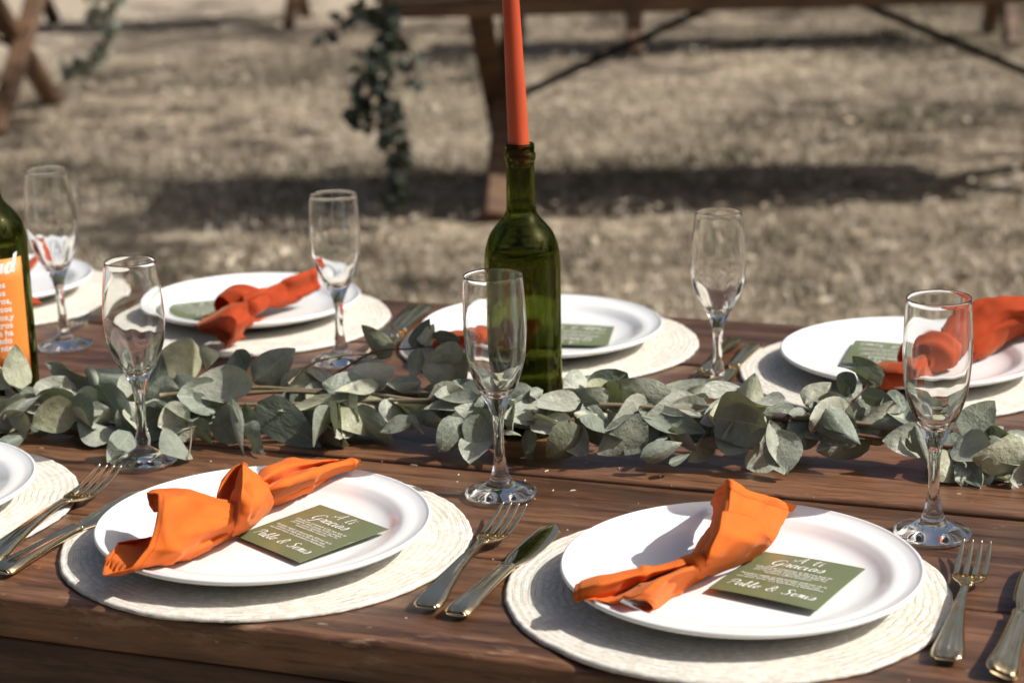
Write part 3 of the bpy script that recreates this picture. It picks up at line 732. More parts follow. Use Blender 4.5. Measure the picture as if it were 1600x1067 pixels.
cloth_patch('tail', [
    [(0.0431,1.2698,0.0240), (0.0584,1.2808,0.0240), (0.0838,1.2951,0.0220), (0.1067,1.3061,0.0200), (0.1221,1.3126,0.0200)],
    [(0.0399,1.2550,0.0320), (0.0556,1.2569,0.0370), (0.0822,1.2621,0.0390), (0.1041,1.2743,0.0370), (0.1203,1.2844,0.0360)],
    [(0.0381,1.2423,0.0320), (0.0550,1.2344,0.0390), (0.0776,1.2469,0.0390), (0.1021,1.2610,0.0380), (0.1202,1.2731,0.0380)],
    [(0.0375,1.2384,0.0270), (0.0573,1.2403,0.0290), (0.0807,1.2611,0.0280), (0.1058,1.2837,0.0260), (0.1215,1.2771,0.0340)],
    [(0.0492,1.2356,0.0260), (0.0646,1.2536,0.0210), (0.0860,1.2868,0.0160), (0.1093,1.3036,0.0160), (0.1230,1.2835,0.0300)],
    [(0.0650,1.2360,0.0240), (0.0767,1.2344,0.0300), (0.0908,1.2468,0.0340), (0.1084,1.2620,0.0360), (0.1231,1.2706,0.0370)],
    [(0.0751,1.2227,0.0330), (0.0839,1.2177,0.0390), (0.0963,1.2326,0.0410), (0.1116,1.2480,0.0410), (0.1255,1.2680,0.0370)],
    [(0.0872,1.2283,0.0290), (0.0958,1.2378,0.0300), (0.1070,1.2557,0.0300), (0.1180,1.2692,0.0300), (0.1287,1.2820,0.0290)],
    [(0.0923,1.2443,0.0170), (0.1007,1.2612,0.0150), (0.1126,1.2793,0.0150), (0.1230,1.2930,0.0160), (0.1327,1.3033,0.0170)],
    [(0.0867,1.2463,0.0130), (0.0964,1.2572,0.0120), (0.1086,1.2750,0.0120), (0.1223,1.2956,0.0120), (0.1334,1.3096,0.0120)],
    [(0.0791,1.2524,0.0130), (0.0896,1.2622,0.0120), (0.1025,1.2777,0.0120), (0.1178,1.2959,0.0120), (0.1301,1.3098,0.0120)],
], nk, CLOTH, pc, seed=3.6, wr=0.0012, fold=0.0007)
cloth_patch('fold', [
    [(0.1472,1.2989,0.0670), (0.1618,1.3065,0.0610), (0.1736,1.3088,0.0540), (0.1838,1.3155,0.0400)],
    [(0.1403,1.2729,0.0600), (0.1530,1.2779,0.0540), (0.1672,1.2904,0.0460), (0.1866,1.3379,0.0260)],
    [(0.1325,1.2626,0.0480), (0.1437,1.2750,0.0410), (0.1615,1.3020,0.0310), (0.1818,1.3511,0.0150)],
    [(0.1332,1.2945,0.0210), (0.1427,1.3064,0.0170), (0.1568,1.3205,0.0150), (0.1725,1.3374,0.0140)],
], nk, CLOTH, pc, seed=7.3, wr=0.0012)
cloth_patch('knot', [
    [(0.1184,1.3230,0.0160), (0.1225,1.3177,0.0140), (0.1267,1.3125,0.0120), (0.1307,1.3061,0.0120)],
    [(0.1156,1.2925,0.0320), (0.1200,1.2758,0.0360), (0.1265,1.2821,0.0290), (0.1333,1.3046,0.0140)],
    [(0.1180,1.2882,0.0370), (0.1237,1.2726,0.0410), (0.1307,1.2790,0.0340), (0.1359,1.3069,0.0140)],
    [(0.1232,1.2863,0.0400), (0.1294,1.2758,0.0420), (0.1348,1.2836,0.0340), (0.1387,1.3117,0.0140)],
    [(0.1308,1.2987,0.0360), (0.1360,1.2960,0.0340), (0.1391,1.2987,0.0280), (0.1415,1.3165,0.0140)],
], nk, CLOTH, pc, seed=5.0, wr=0.0012)

# --- back row, second place
nk, pc = napkin('back_second', 'red orange napkin with a rolled knot, on the plate behind the garland at left')
cloth_patch('tail', [
    [(-0.2214,2.1818,0.0400), (-0.2416,2.1750,0.0360), (-0.2636,2.1580,0.0300), (-0.2869,2.1315,0.0280), (-0.3026,2.1271,0.0220)],
    [(-0.2234,2.1648,0.0560), (-0.2438,2.1343,0.0560), (-0.2675,2.1180,0.0500), (-0.2812,2.0946,0.0500), (-0.2969,2.0824,0.0460)],
    [(-0.2220,2.1624,0.0520), (-0.2412,2.1343,0.0500), (-0.2639,2.1159,0.0460), (-0.2766,2.0895,0.0460), (-0.2948,2.0748,0.0420)],
    [(-0.2202,2.1686,0.0400), (-0.2387,2.1471,0.0380), (-0.2592,2.1201,0.0360), (-0.2767,2.0976,0.0360), (-0.2950,2.0837,0.0340)],
    [(-0.2179,2.1661,0.0360), (-0.2361,2.1458,0.0300), (-0.2551,2.1243,0.0260), (-0.2727,2.1071,0.0240), (-0.2938,2.1024,0.0220)],
    [(-0.2195,2.1725,0.0300), (-0.2400,2.1514,0.0220), (-0.2603,2.1472,0.0160), (-0.2814,2.1392,0.0140), (-0.2982,2.1229,0.0140)],
], nk, CLOTH_SHADED, pc, seed=7.7, wr=0.0014)
cloth_patch('tail', [
    [(-0.3438,2.1194,0.0160), (-0.3279,2.1257,0.0200), (-0.3136,2.1301,0.0260), (-0.2997,2.1307,0.0300)],
    [(-0.3414,2.0238,0.0300), (-0.3203,2.0160,0.0400), (-0.3042,2.0220,0.0480), (-0.2843,2.0292,0.0500)],
    [(-0.3335,2.0072,0.0270), (-0.3131,1.9922,0.0360), (-0.2975,2.0002,0.0420), (-0.2825,2.0326,0.0420)],
    [(-0.3155,2.0030,0.0220), (-0.2998,1.9817,0.0300), (-0.2908,1.9979,0.0340), (-0.2806,2.0359,0.0340)],
    [(-0.3073,2.0069,0.0080), (-0.2964,1.9928,0.0200), (-0.2891,2.0123,0.0260), (-0.2768,2.0479,0.0280)],
    [(-0.2873,2.0254,0.0140), (-0.2879,2.0320,0.0180), (-0.2808,2.0436,0.0220), (-0.2689,2.0745,0.0240)],
], nk, CLOTH_SHADED, pc, seed=9.1, wr=0.0016, clamp=False)
knot_ring(nk, CLOTH_SHADED, pc, (-0.3023,2.0963,0.0340), (0.75, 0.62, 0), 0.021, 0.020, 0.042, 1.1, 0.2)

# --- back row, third place (mostly hidden by bottle and leaves)
nk, pc = napkin('back_third', 'red orange napkin glimpsed behind the green candle bottle')
cloth_patch('tail', [
    [(-0.0828,1.9612,0.0300), (-0.0597,1.9543,0.0340), (-0.0385,1.9629,0.0340), (-0.0165,1.9763,0.0300)],
    [(-0.0832,1.9351,0.0300), (-0.0585,1.9103,0.0400), (-0.0375,1.9033,0.0440), (-0.0143,1.9318,0.0360)],
    [(-0.0818,1.9240,0.0220), (-0.0575,1.9072,0.0300), (-0.0351,1.9002,0.0340), (-0.0131,1.9234,0.0300)],
    [(-0.0769,1.9278,0.0140), (-0.0555,1.9213,0.0180), (-0.0345,1.9294,0.0180), (-0.0121,1.9552,0.0160)],
], nk, CLOTH_SHADED, pc, seed=1.9, wr=0.0018)
knot_ring(nk, CLOTH_SHADED, pc, (-0.0039,1.9380,0.0300), (1, -0.1, 0), 0.020, 0.019, 0.04, 3.0, 0.2)
cloth_patch('tail', [
    [(0.0044,1.9618,0.0360), (0.0181,1.9822,0.0360), (0.0352,2.0266,0.0300)],
    [(0.0054,1.8993,0.0440), (0.0213,1.9185,0.0440), (0.0395,1.9719,0.0360)],
    [(0.0053,1.9316,0.0260), (0.0228,1.9531,0.0240), (0.0426,2.0007,0.0180)],
], nk, CLOTH_SHADED, pc, seed=2.9, wr=0.0018)

# --- back row, fourth place: big sheet sweeping to the right
nk, pc = napkin('back_fourth', 'large red orange napkin seen through and beside the rightmost flute')
cloth_patch('tail', [
    [(0.5602,1.9557,0.0500), (0.5307,1.9447,0.0500), (0.4991,1.9502,0.0460), (0.4606,1.9259,0.0360), (0.4342,1.8944,0.0280)],
    [(0.5541,1.9126,0.0660), (0.5166,1.8943,0.0700), (0.4867,1.8890,0.0740), (0.4564,1.8842,0.0660), (0.4279,1.8744,0.0480), (0.4106,1.8410,0.0440)][:5],
    [(0.5540,1.8881,0.0600), (0.5152,1.8732,0.0620), (0.4865,1.8707,0.0620), (0.4571,1.8636,0.0540), (0.4288,1.8492,0.0440)],
    [(0.5577,1.8984,0.0440), (0.5200,1.8837,0.0460), (0.4886,1.8661,0.0460), (0.4567,1.8493,0.0420), (0.4318,1.8446,0.0360)],
    [(0.5594,1.9135,0.0300), (0.5276,1.9137,0.0260), (0.4939,1.8837,0.0240), (0.4602,1.8501,0.0220), (0.4370,1.8595,0.0200)],
    [(0.5614,1.9310,0.0220), (0.5286,1.9309,0.0160), (0.4935,1.8960,0.0140), (0.4609,1.8623,0.0120), (0.4376,1.8668,0.0140)],
], nk, CLOTH_SHADED, pc, seed=4.4, wr=0.0016, fold=0.0008)
cloth_patch('tail', [
    [(0.3569,1.8212,0.0260), (0.3660,1.7984,0.0340), (0.3765,1.7781,0.0400), (0.3916,1.7859,0.0400)],
    [(0.3399,1.7711,0.0340), (0.3522,1.7477,0.0440), (0.3678,1.7364,0.0480), (0.3873,1.7554,0.0460)],
    [(0.3331,1.7529,0.0280), (0.3459,1.7272,0.0400), (0.3634,1.7203,0.0440), (0.3885,1.7543,0.0400)],
    [(0.3371,1.7660,0.0140), (0.3499,1.7393,0.0240), (0.3670,1.7301,0.0300), (0.3921,1.7583,0.0300)],
    [(0.3486,1.7746,0.0080), (0.3639,1.7662,0.0120), (0.3778,1.7575,0.0180), (0.3996,1.7750,0.0200)],
], nk, CLOTH_SHADED, pc, seed=5.4, wr=0.0016, clamp=False)
knot_ring(nk, CLOTH_SHADED, pc, (0.4092,1.8156,0.0340), (0.8, 0.55, 0), 0.026, 0.022, 0.05, 2.3, 0.25)

# --- back row, first place
nk, pc = napkin('back_first', 'red orange napkin peeking out behind the orange label bottle')
cloth_patch('tail', [
    [(-0.5751,2.3364,0.0500), (-0.5805,2.3040,0.0460), (-0.5909,2.2790,0.0360), (-0.6035,2.2653,0.0300)],
    [(-0.5721,2.3158,0.0480), (-0.5720,2.2675,0.0460), (-0.5811,2.2332,0.0400), (-0.5936,2.2204,0.0340)],
    [(-0.5787,2.3129,0.0360), (-0.5801,2.2834,0.0300), (-0.5912,2.2628,0.0240), (-0.6031,2.2477,0.0200)],
], nk, CLOTH_SHADED, pc, seed=3.3, wr=0.0014)
knot_ring(nk, CLOTH_SHADED, pc, (-0.5965,2.2245,0.0300), (0.6, 0.8, 0), 0.020, 0.018, 0.04, 0.5, 0.2)
cloth_patch('tail', [
    [(-0.5941,2.1689,0.0340), (-0.5699,2.1601,0.0340), (-0.5502,2.1747,0.0300)],
    [(-0.5807,2.1221,0.0360), (-0.5593,2.1282,0.0340), (-0.5351,2.1523,0.0260)],
    [(-0.5858,2.1432,0.0220), (-0.5656,2.1492,0.0200), (-0.5487,2.1747,0.0140)],
], nk, CLOTH_SHADED, pc, seed=6.3, wr=0.0014, clamp=False)

# ------------------------------------------------------------------ lettering
GLY = {
 'A': (0.78, [[(0.0, .05), (.22, .35), (.55, 1.0), (.58, .5), (.68, 0)], [(-.08, .42), (.1, .28), (.35, .38), (.8, .42)]]),
 't': (0.40, [[(.12, .92), (.07, .25), (.18, 0), (.36, .12)], [(-.08, .62), (.2, .66), (.62, .70)]]),
 'i': (0.26, [[(.05, .5), (.03, .12), (.12, 0), (.26, .12)], [(.10, .74), (.13, .78)]]),
 'G': (0.80, [[(.74, .80), (.58, 1.0), (.28, .90), (.08, .48), (.2, .12), (.48, .14), (.66, .42), (.70, .52), (.64, .1), (.46, -.3), (.16, -.26)]]),
 'r': (0.38, [[(0, 0), (.08, .44), (.14, .55), (.3, .46), (.27, .1), (.40, .06)]]),
 'a': (0.48, [[(.38, .44), (.2, .52), (.03, .25), (.12, .02), (.3, .15), (.4, .5), (.37, .1), (.5, .06)]]),
 'c': (0.38, [[(.35, .42), (.2, .52), (.03, .25), (.13, 0), (.4, .12)]]),
 's': (0.40, [[(0, .06), (.24, .55), (.34, .22), (.2, 0), (.04, .08)]]),
 'P': (0.66, [[(.2, 0), (.3, 1.0)], [(0, .74), (.28, 1.02), (.66, .9), (.6, .56), (.3, .48)]]),
 'b': (0.42, [[(0, .1), (.22, .92), (.12, .98), (.1, .05), (.3, 0), (.4, .3), (.2, .45)]]),
 'l': (0.30, [[(0, .1), (.22, .88), (.12, 1.0), (.08, .1), (.2, 0), (.32, .1)]]),
 'o': (0.42, [[(.2, .5), (.03, .25), (.15, 0), (.35, .25), (.22, .5), (.45, .46)]]),
 '&': (0.66, [[(.62, 0), (.15, .7), (.3, 1.0), (.45, .75), (.05, .25), (.2, 0), (.45, .1), (.62, .45)]]),
 'S': (0.62, [[(.62, .85), (.4, 1.02), (.15, .8), (.45, .45), (.4, .05), (.1, .02), (0, .2)]]),
 'e': (0.38, [[(0, .2), (.3, .35), (.2, .52), (.05, .3), (.15, 0), (.4, .12)]]),
 'm': (0.54, [[(0, 0), (.06, .5), (.1, .4), (.22, .52), (.22, .02), (.26, .35), (.4, .52), (.4, .1), (.54, .04)]]),
 'u': (0.46, [[(0, .5), (0, .1), (.15, 0), (.32, .4), (.34, .5), (.33, .1), (.46, .04)]]),
 'd': (0.50, [[(.35, .42), (.2, .5), (.03, .25), (.12, 0), (.3, .15), (.48, 1.0), (.4, .2), (.52, .04)]]),
 ' ': (0.42, [])}
def script_polys(txt, size, wt=0.075, slant=0.22):
    """brush-script strokes as flat ribbons: list of quads in 2-D, origin at baseline left; returns (polys, width)"""
    x = 0.0; polys = []
    for ch in txt:
        w, strokes = GLY[ch]
        for s in strokes:
            pts = crm(np.array(s), max(6, 5 * len(s)))
            d = np.gradient(pts, axis=0); d /= np.linalg.norm(d, axis=1, keepdims=True) + 1e-9
            # thicker on down strokes
            th = wt * (0.55 + 0.75 * np.clip(-d[:, 1], 0, 1))
            nrm_ = np.stack([-d[:, 1], d[:, 0]], 1)
            A, B = pts + nrm_ * th[:, None], pts - nrm_ * th[:, None]
            for k in range(len(pts) - 1):
                q = np.array([A[k], A[k + 1], B[k + 1], B[k]])
                q[:, 0] += q[:, 1] * slant + x; polys.append(q * size)
        x += w * 1.14 + 0.02
    return polys, x * size

def font_mesh(txt, size, align='CENTER', space=1.0, weight=0.0):
    cu = bpy.data.curves.new('lettering', 'FONT'); cu.body = txt; cu.size = size; cu.align_x = align; cu.space_line = space; cu.resolution_u = 2
    cu.offset = weight
    o = bpy.data.objects.new('lettering', cu); COL.objects.link(o)
    dg = bpy.context.evaluated_depsgraph_get(); dg.update()
    me = bpy.data.meshes.new_from_object(o.evaluated_get(dg))
    V = np.array([v.co[:2] for v in me.vertices]); Fc = [tuple(p.vertices) for p in me.polygons]
    bpy.data.objects.remove(o); bpy.data.curves.remove(cu); bpy.data.meshes.remove(me)
    return V, Fc

# ------------------------------------------------------------------ thank-you cards
BODY1 = 'Gracias por compartir el dia mas feliz de\nnuestras vidas, gracias familia y amigos\npor ser unicos y grandes con Dios los\ntenemos sobre nosotros'
BODY2 = 'Nuestro regalo es que puedan disfrutar de la\ncomida y el baile que se han hecho cosa\ncon tanto amor. Los queremos y bendecimos'
def card_text():
    items = []      # (name, verts uv, faces); uv: u right 0..1, v down 0..1
    def add(polys, u0, vb):
        V, Fq = [], []
        for q in polys:
            o = len(V); V += [(u0 + p[0], vb - p[1]) for p in q]; Fq.append((o, o + 1, o + 2, o + 3))
        return V, Fq
    Vs, Fs = [], []
    for txt, size, uc, vb, wt in (('A ti', 0.132, 0.52, 0.165, 0.034), ('Gracias', 0.138, 0.47, 0.30, 0.044)):
        p, w = script_polys(txt, size, wt); a, b_ = add(p, uc - w / 2, vb); o = len(Vs); Vs += a; Fs += [tuple(i + o for i in q) for q in b_]
    items.append(('title_lettering', Vs, Fs))
    Vs, Fs = [], []
    for txt, v0 in ((BODY1, 0.385), (BODY2, 0.585)):
        V, Fc = font_mesh(txt, 0.048, space=0.82, weight=0.0); o = len(Vs)
        V[:, 0] *= 0.93
        Vs += [(0.49 + a[0], v0 - a[1]) for a in V]; Fs += [tuple(i + o for i in q) for q in Fc]
    items.append(('body_lettering', Vs, Fs))
    p, w = script_polys('Pablo & Semis', 0.118, 0.048); a, b_ = add(p, 0.49 - w / 2, 0.86)
    items.append(('signature_lettering', a, b_))
    return items
CARD_ITEMS = card_text()
def card(corners, label, bend=0.0, text=True):
    """corners P1 (bottom-left of the text), P2 (top-left), P3 (top-right), P4 (bottom-right); (x, y, height)"""
    P1, P2, P3, P4 = [Vector(c) for c in corners]; cen = (P1 + P2 + P3 + P4) / 4; cen.z = 0.0
    root = empty('thank_you_card', (cen.x, cen.y, T), 0, label, 'card', 'green thank-you cards on the plates')
    def at_(u, v_):
        p = (P2 * (1 - u) + P3 * u) * (1 - v_) + (P1 * (1 - u) + P4 * u) * v_
        p = p - cen; p.z += bend * (4 * u * (1 - u)) * 0.5 + bend * 4 * v_ * (1 - v_) * 0.3
        return p
    n = 9; V = [at_(i / (n - 1), j / (n - 1)) for j in range(n) for i in range(n)]
    V += [p - Vector((0, 0, 0.0005)) for p in V]
    Fq = [tuple(reversed(q)) for q in grid_faces(n, n)] + [tuple(i + n * n for i in q) for q in grid_faces(n, n)]
    rim = [i for i in range(n)] + [n * k + n - 1 for k in range(1, n)] + [n * (n - 1) + n - 2 - k for k in range(n - 1)] + [n * (n - 2 - k) for k in range(n - 2)]
    for k in range(len(rim)):
        a, b_ = rim[k], rim[(k + 1) % len(rim)]; Fq.append((a, b_, b_ + n * n, a + n * n))
    link('card_sheet', mesh('card_sheet', V, Fq, CARD, False), root)
    if text:
        for nm, VV, FF in CARD_ITEMS:
            V = [at_(a[0], a[1]) + Vector((0, 0, 0.00035)) for a in VV]
            link(nm, mesh(nm, V, FF, PRINT, False), root)
    return root
card([(-0.2188,1.4172,0.0130), (-0.1587,1.4849,0.0125), (-0.0990,1.4124,0.0170), (-0.1623,1.3553,0.0135)], 'olive green thank-you card beside the fanned napkin', 0.0006)
card([(0.1357,1.2838,0.0150), (0.1836,1.3575,0.0125), (0.2511,1.3082,0.0165), (0.2048,1.2377,0.0150)], 'olive green thank-you card on the plate nearest the camera', 0.0016)
def far_card(center, rz, label, s=0.085):
    c, q = math.cos(rz), math.sin(rz)
    pts = [(-s / 2, -s / 2), (-s / 2, s / 2), (s / 2, s / 2), (s / 2, -s / 2)]
    return card([(center[0] + x * c - y * q, center[1] + x * q + y * c, 0.0125 + 0.001 * i) for i, (x, y) in enumerate(pts)], label, 0.001)
far_card((-0.3466,2.1516,0.0125), math.radians(205), 'grey green card half under the red orange napkin, behind the left flute')
far_card((0.0637,2.0009,0.0125), math.radians(172), 'green card showing beside the candle bottle on the plate behind it')
far_card((0.3835,1.8917,0.0125), math.radians(161), 'green card behind the sprig of leaves on the far right plate')

# ------------------------------------------------------------------ cutlery
def fork_parts():
    # handle: flattened sections along +y
    st = [(0.0, .0075, .0013, .0042), (.003, .0104, .0024, .0044), (.014, .0108, .0034, .0050), (.035, .0084, .0033, .0066), (.065, .0055, .0030, .0086), (.095, .0036, .0025, .0100), (.115, .0031, .0019, .0100), (.128, .0042, .0018, .0080)]
    S = crm(np.array(st), 40); v = []; n = 26
    for y, w, h, z in S:
        for k in range(n):
            a = 2 * math.pi * k / n; ca, sa = math.cos(a), math.sin(a)
            e = lambda t: math.copysign(abs(t) ** 0.92, t)
            groove = (0.0012 * math.exp(-((abs(ca) - 0.72) / 0.13) ** 2) - 0.0004 * math.exp(-((abs(ca) - 0.45) / 0.12) ** 2)) if sa > 0 else 0
            v.append((w * e(ca), y, z + h * e(sa) + groove * min(1, w / .008)))
    f = grid_faces(len(S), n, close_c=True); f.append(tuple(range(n))); f.append(tuple(reversed([(len(S) - 1) * n + k for k in range(n)])))
    handle = (v, f)
    # head: a curved sheet from the neck to the tine roots
    def hz(y): return float(np.interp(y, [.122, .135, .148, .165, .185, .203], [.0085, .0058, .0042, .0050, .0085, .0135]))
    hv, hf = [], []
    rows = [(.120, .0036), (.128, .0062), (.136, .0095), (.143, .0117), (.150, .0122)]
    m = 9; top = []
    for y, w in crm(np.array(rows), 12):
        for k in range(m):
            t = k / (m - 1) * 2 - 1; hv.append((w * t, y, hz(y) + 0.0012 * t * t + 0.0009))
    N1 = len(hv)
    hv += [(x, y, z - 0.0018) for x, y, z in hv]
    g = grid_faces(12, m); hf = [tuple(reversed(q)) for q in g] + [tuple(i + N1 for i in q) for q in g]
    bd = [k for k in range(m)] + [m * i + m - 1 for i in range(1, 12)] + [m * 11 + m - 2 - k for k in range(m - 1)] + [m * (10 - k) for k in range(10)]
    for k in range(len(bd)):
        a, b_ = bd[k], bd[(k + 1) % len(bd)]; hf.append((a, b_, b_ + N1, a + N1))
    head = (hv, hf)
    tines = []
    for k in range(4):
        xc = (-1.5 + k) * 0.0066; v = []; yy_ = np.linspace(.148, .2025, 12)
        for i, y in enumerate(yy_):
            s = i / 11; w = 0.00235 * (1 - 0.55 * s ** 3) ; h = 0.0010 * (1 - 0.4 * s)
            if i == 11: w *= 0.35; h *= 0.5
            z = hz(y) + 0.0006 + 0.0010 * ((xc) / .011) ** 2 * (1 - s)
            x = xc * (1 + 0.03 * math.sin(math.pi * s))
            for dx, dz in ((-.7, -1), (.7, -1), (1, 0), (.7, 1), (-.7, 1), (-1, 0)): v.append((x + dx * w, y, z + dz * h))
        f = grid_faces(12, 6, close_c=True); f.append(tuple(range(6))); f.append(tuple(reversed(range(66, 72))))
        tines.append((v, f))
    return handle, head, tines
FH, FHEAD, FT = fork_parts()
FORK_ME = [('handle', mesh('handle', *FH, GOLD)), ('head', mesh('head', *FHEAD, GOLD))] + [('tine', mesh('tine', *q, GOLD)) for q in FT]
def knife_parts():
    st = [(0.0, .0080, .0020, .0045), (.003, .0105, .0030, .0048), (.012, .0112, .0036, .0052), (.035, .0092, .0036, .0054), (.065, .0078, .0034, .0054), (.092, .0070, .0032, .0052), (.100, .0074, .0034, .0050), (.104, .0062, .0026, .0048)]
    S = crm(np.array(st), 40); v = []; n = 26
    for y, w, h, z in S:
        for k in range(n):
            a = 2 * math.pi * k / n; ca, sa = math.cos(a), math.sin(a); e = lambda t: math.copysign(abs(t) ** 0.92, t)
            ridge = 0.0013 * math.exp(-((abs(ca) - 0.62) / 0.16) ** 2) if sa > 0 else 0
            v.append((w * e(ca), y, z + h * e(sa) + ridge))
    f = grid_faces(len(S), n, close_c=True); f.append(tuple(range(n))); f.append(tuple(reversed([(len(S) - 1) * n + k for k in range(n)])))
    handle = (v, f)
    # blade: outline left (spine) / right (belly)
    ob = [(.102, -.0052, .0050), (.110, -.0062, .0075), (.125, -.0094, .0116), (.150, -.0106, .0130), (.175, -.0104, .0130), (.192, -.0092, .0114), (.200, -.0062, .0078), (.205, -.0030, .0042), (.2065, -.0006, .0010)]
    S = crm(np.array(ob), 36); v = []; m = 7
    for y, a, b_ in S:
        for k in range(m):
            t = k / (m - 1); x = a + (b_ - a) * t
            v.append((x, y, 0.0042 + 0.0011 * math.sin(math.pi * t) * 0.9 + 0.02 * (y - .1) * 0.05))
    N1 = len(v); v += [(x, y, 0.0042 - 0.0006 * math.sin(math.pi * (k % m) / (m - 1))) for k, (x, y, z) in enumerate(v)]
    g = grid_faces(36, m); f = [tuple(reversed(q)) for q in g] + [tuple(i + N1 for i in q) for q in g]
    for i in range(35):
        for k in (0, m - 1): f.append((i * m + k, (i + 1) * m + k, (i + 1) * m + k + N1, i * m + k + N1))
    return handle, (v, f)
KH, KB = knife_parts()
KNIFE_ME = [('handle', mesh('handle', *KH, GOLD)), ('blade', mesh('blade', *KB, GOLD))]
def cutlery(kind, end, tip, label, roll=0.0):
    end, tip = Vector((end[0], end[1], 0)), Vector((tip[0], tip[1], 0)); d = tip - end
    L_ = 0.203 if kind == 'fork' else 0.206; s = d.length / L_
    o = empty(kind, (end.x, end.y, T + 0.0012), math.atan2(d.y, d.x) - math.pi / 2, label, kind, 'gold cutlery beside the plates')
    s = max(0.86, min(1.12, s)); o.scale = (s, s, s)
    o.rotation_euler = (0, roll, o.rotation_euler.z)
    for nm, me in (FORK_ME if kind == 'fork' else KNIFE_ME): link(nm, me, o)
    return o
cutlery('fork', (-0.0660,1.2828,0.0030), (-0.0003,1.4720,0.0000), 'gold fork between the two front plates')
cutlery('knife', (-0.0443,1.2688,0.0030), (0.0299,1.4444,0.0040), 'gold table knife between the two front plates')
cutlery('fork', (-0.4069,1.3927,0.0030), (-0.3485,1.5922,0.0000), 'gold fork at the left picture edge, tines by the flute foot')
cutlery('knife', (-0.3906,1.3706,0.0030), (-0.3122,1.5515,0.0040), 'gold knife slid under the edge of the fanned napkin plate', 0.05)
cutlery('fork', (0.2800,1.1745,0.0030), (0.3455,1.3646,0.0000), 'gold fork right of the nearest plate')
cutlery('knife', (0.3082,1.1492,0.0030), (0.3853,1.3414,0.0040), 'gold knife at the lower right picture edge', 0.35)
cutlery('fork', (-0.1068,2.1867,0.0040), (-0.1460,1.9912,0.0040), 'gold fork behind the garland between the two left back plates')
cutlery('knife', (-0.0994,2.1675,0.0040), (-0.1464,1.9554,0.0040), 'gold knife behind the garland between the two left back plates')
cutlery('fork', (0.2394,2.0006,0.0040), (0.1821,1.8357,0.0040), 'gold fork behind the flute right of the candle bottle')
cutlery('knife', (0.2567,1.9752,0.0040), (0.1930,1.8079,0.0040), 'gold knife behind the flute right of the candle bottle')
cutlery('fork', (-0.4549,2.2599,0.0040), (-0.4970,2.1228,0.0040), 'gold fork on the table behind the left glass, tines by the placemat')

# ------------------------------------------------------------------ champagne flutes
def flute_mesh(kind):
    if kind == 'straight':
        foot = [(0.0, 0.0003), (0.012, 0.0002), (0.026, 0.0), (0.0300, 0.0004), (0.0306, 0.0016), (0.0298, 0.0030)]
        up = [(0.0298, 0.0030), (0.024, 0.0052), (0.016, 0.0080), (0.0108, 0.0112), (0.0086, 0.0150), (0.0068, 0.0210), (0.0052, 0.0290), (0.0044, 0.0370), (0.0042, 0.0480), (0.0045, 0.0590), (0.0056, 0.0690),
              (0.0092, 0.0790), (0.0133, 0.0874), (0.0192, 0.1000), (0.0238, 0.1170), (0.0256, 0.1350), (0.0260, 0.1500), (0.0254, 0.1700), (0.0243, 0.1868)]
        inn = [(0.0235, 0.1868), (0.0246, 0.1700), (0.0252, 0.1500), (0.0247, 0.1350), (0.0226, 0.1170), (0.0168, 0.1010), (0.0110, 0.0915), (0.0055, 0.0868), (0.0, 0.0855)]
        rim = [(0.0242, 0.1876), (0.0239, 0.1879), (0.0236, 0.1876)]
        fac = 0.0
    else:
        foot = [(0.0, 0.0003), (0.012, 0.0002), (0.026, 0.0), (0.0296, 0.0004), (0.0302, 0.0016), (0.0294, 0.0030)]
        up = [(0.0294, 0.0030), (0.024, 0.0050), (0.0150, 0.0078), (0.0100, 0.0108), (0.0068, 0.0135), (0.0064, 0.0165), (0.0070, 0.0200), (0.0060, 0.0250), (0.0046, 0.0330), (0.0044, 0.0450), (0.0048, 0.0580), (0.0062, 0.0680),
              (0.0105, 0.0795), (0.0160, 0.0890), (0.0215, 0.1010), (0.0252, 0.1130), (0.0268, 0.1270), (0.0266, 0.1420), (0.0250, 0.1620), (0.0222, 0.1840)]
        inn = [(0.0214, 0.1840), (0.0242, 0.1620), (0.0258, 0.1420), (0.0259, 0.1270), (0.0236, 0.1130), (0.0180, 0.1010), (0.0120, 0.0900), (0.0055, 0.0835), (0.0, 0.0820)]
        rim = [(0.0221, 0.1848), (0.0218, 0.1851), (0.0215, 0.1848)]
        fac = 0.016
    prof = foot + smooth_profile(up, 60)[1:] + rim + smooth_profile(inn, 40)
    ninner = len(foot) + 59 + 3
    def mod(k, r, z, a):
        if fac and 0.055 < z < 0.125:
            w = math.sin(math.pi * (z - 0.055) / 0.07) ** 2
            return 1 + fac * w * (math.cos(10 * a) if k < ninner else -0.7 * math.cos(10 * a))
        if not fac and 0.060 < z < 0.128:
            w = math.sin(math.pi * (z - 0.060) / 0.068) ** 2
            return 1 + w * (0.003 * math.cos(9 * a + z * 60) if k < ninner else -0.006 * math.cos(9 * a + 1.0 + z * 90))
        return 1 + (0.004 * math.cos(5 * a + z * 40) if 0.02 < z < 0.17 else 0)
    v, f = lathe(prof, 72, mod=mod)
    return mesh('champagne_flute', v, [tuple(reversed(q)) for q in f], GLASS)
FL = {k: flute_mesh(k) for k in ('straight', 'tulip')}
def flute(kind, p, label, sz=1.0, lean=(0, 0), rz=0.0):
    o = link('champagne_flute', FL[kind], None, (p[0], p[1], T + 0.0014), rz); o.scale = (1, 1, sz)
    o.rotation_euler = (lean[0], lean[1], rz)
    return tag(o, label, 'champagne flute', 'empty champagne flutes on the table')
flute('straight', (-0.0122,1.5316,0.0000), 'clear champagne flute standing in front of the green candle bottle', 1.0, (0, -0.012))
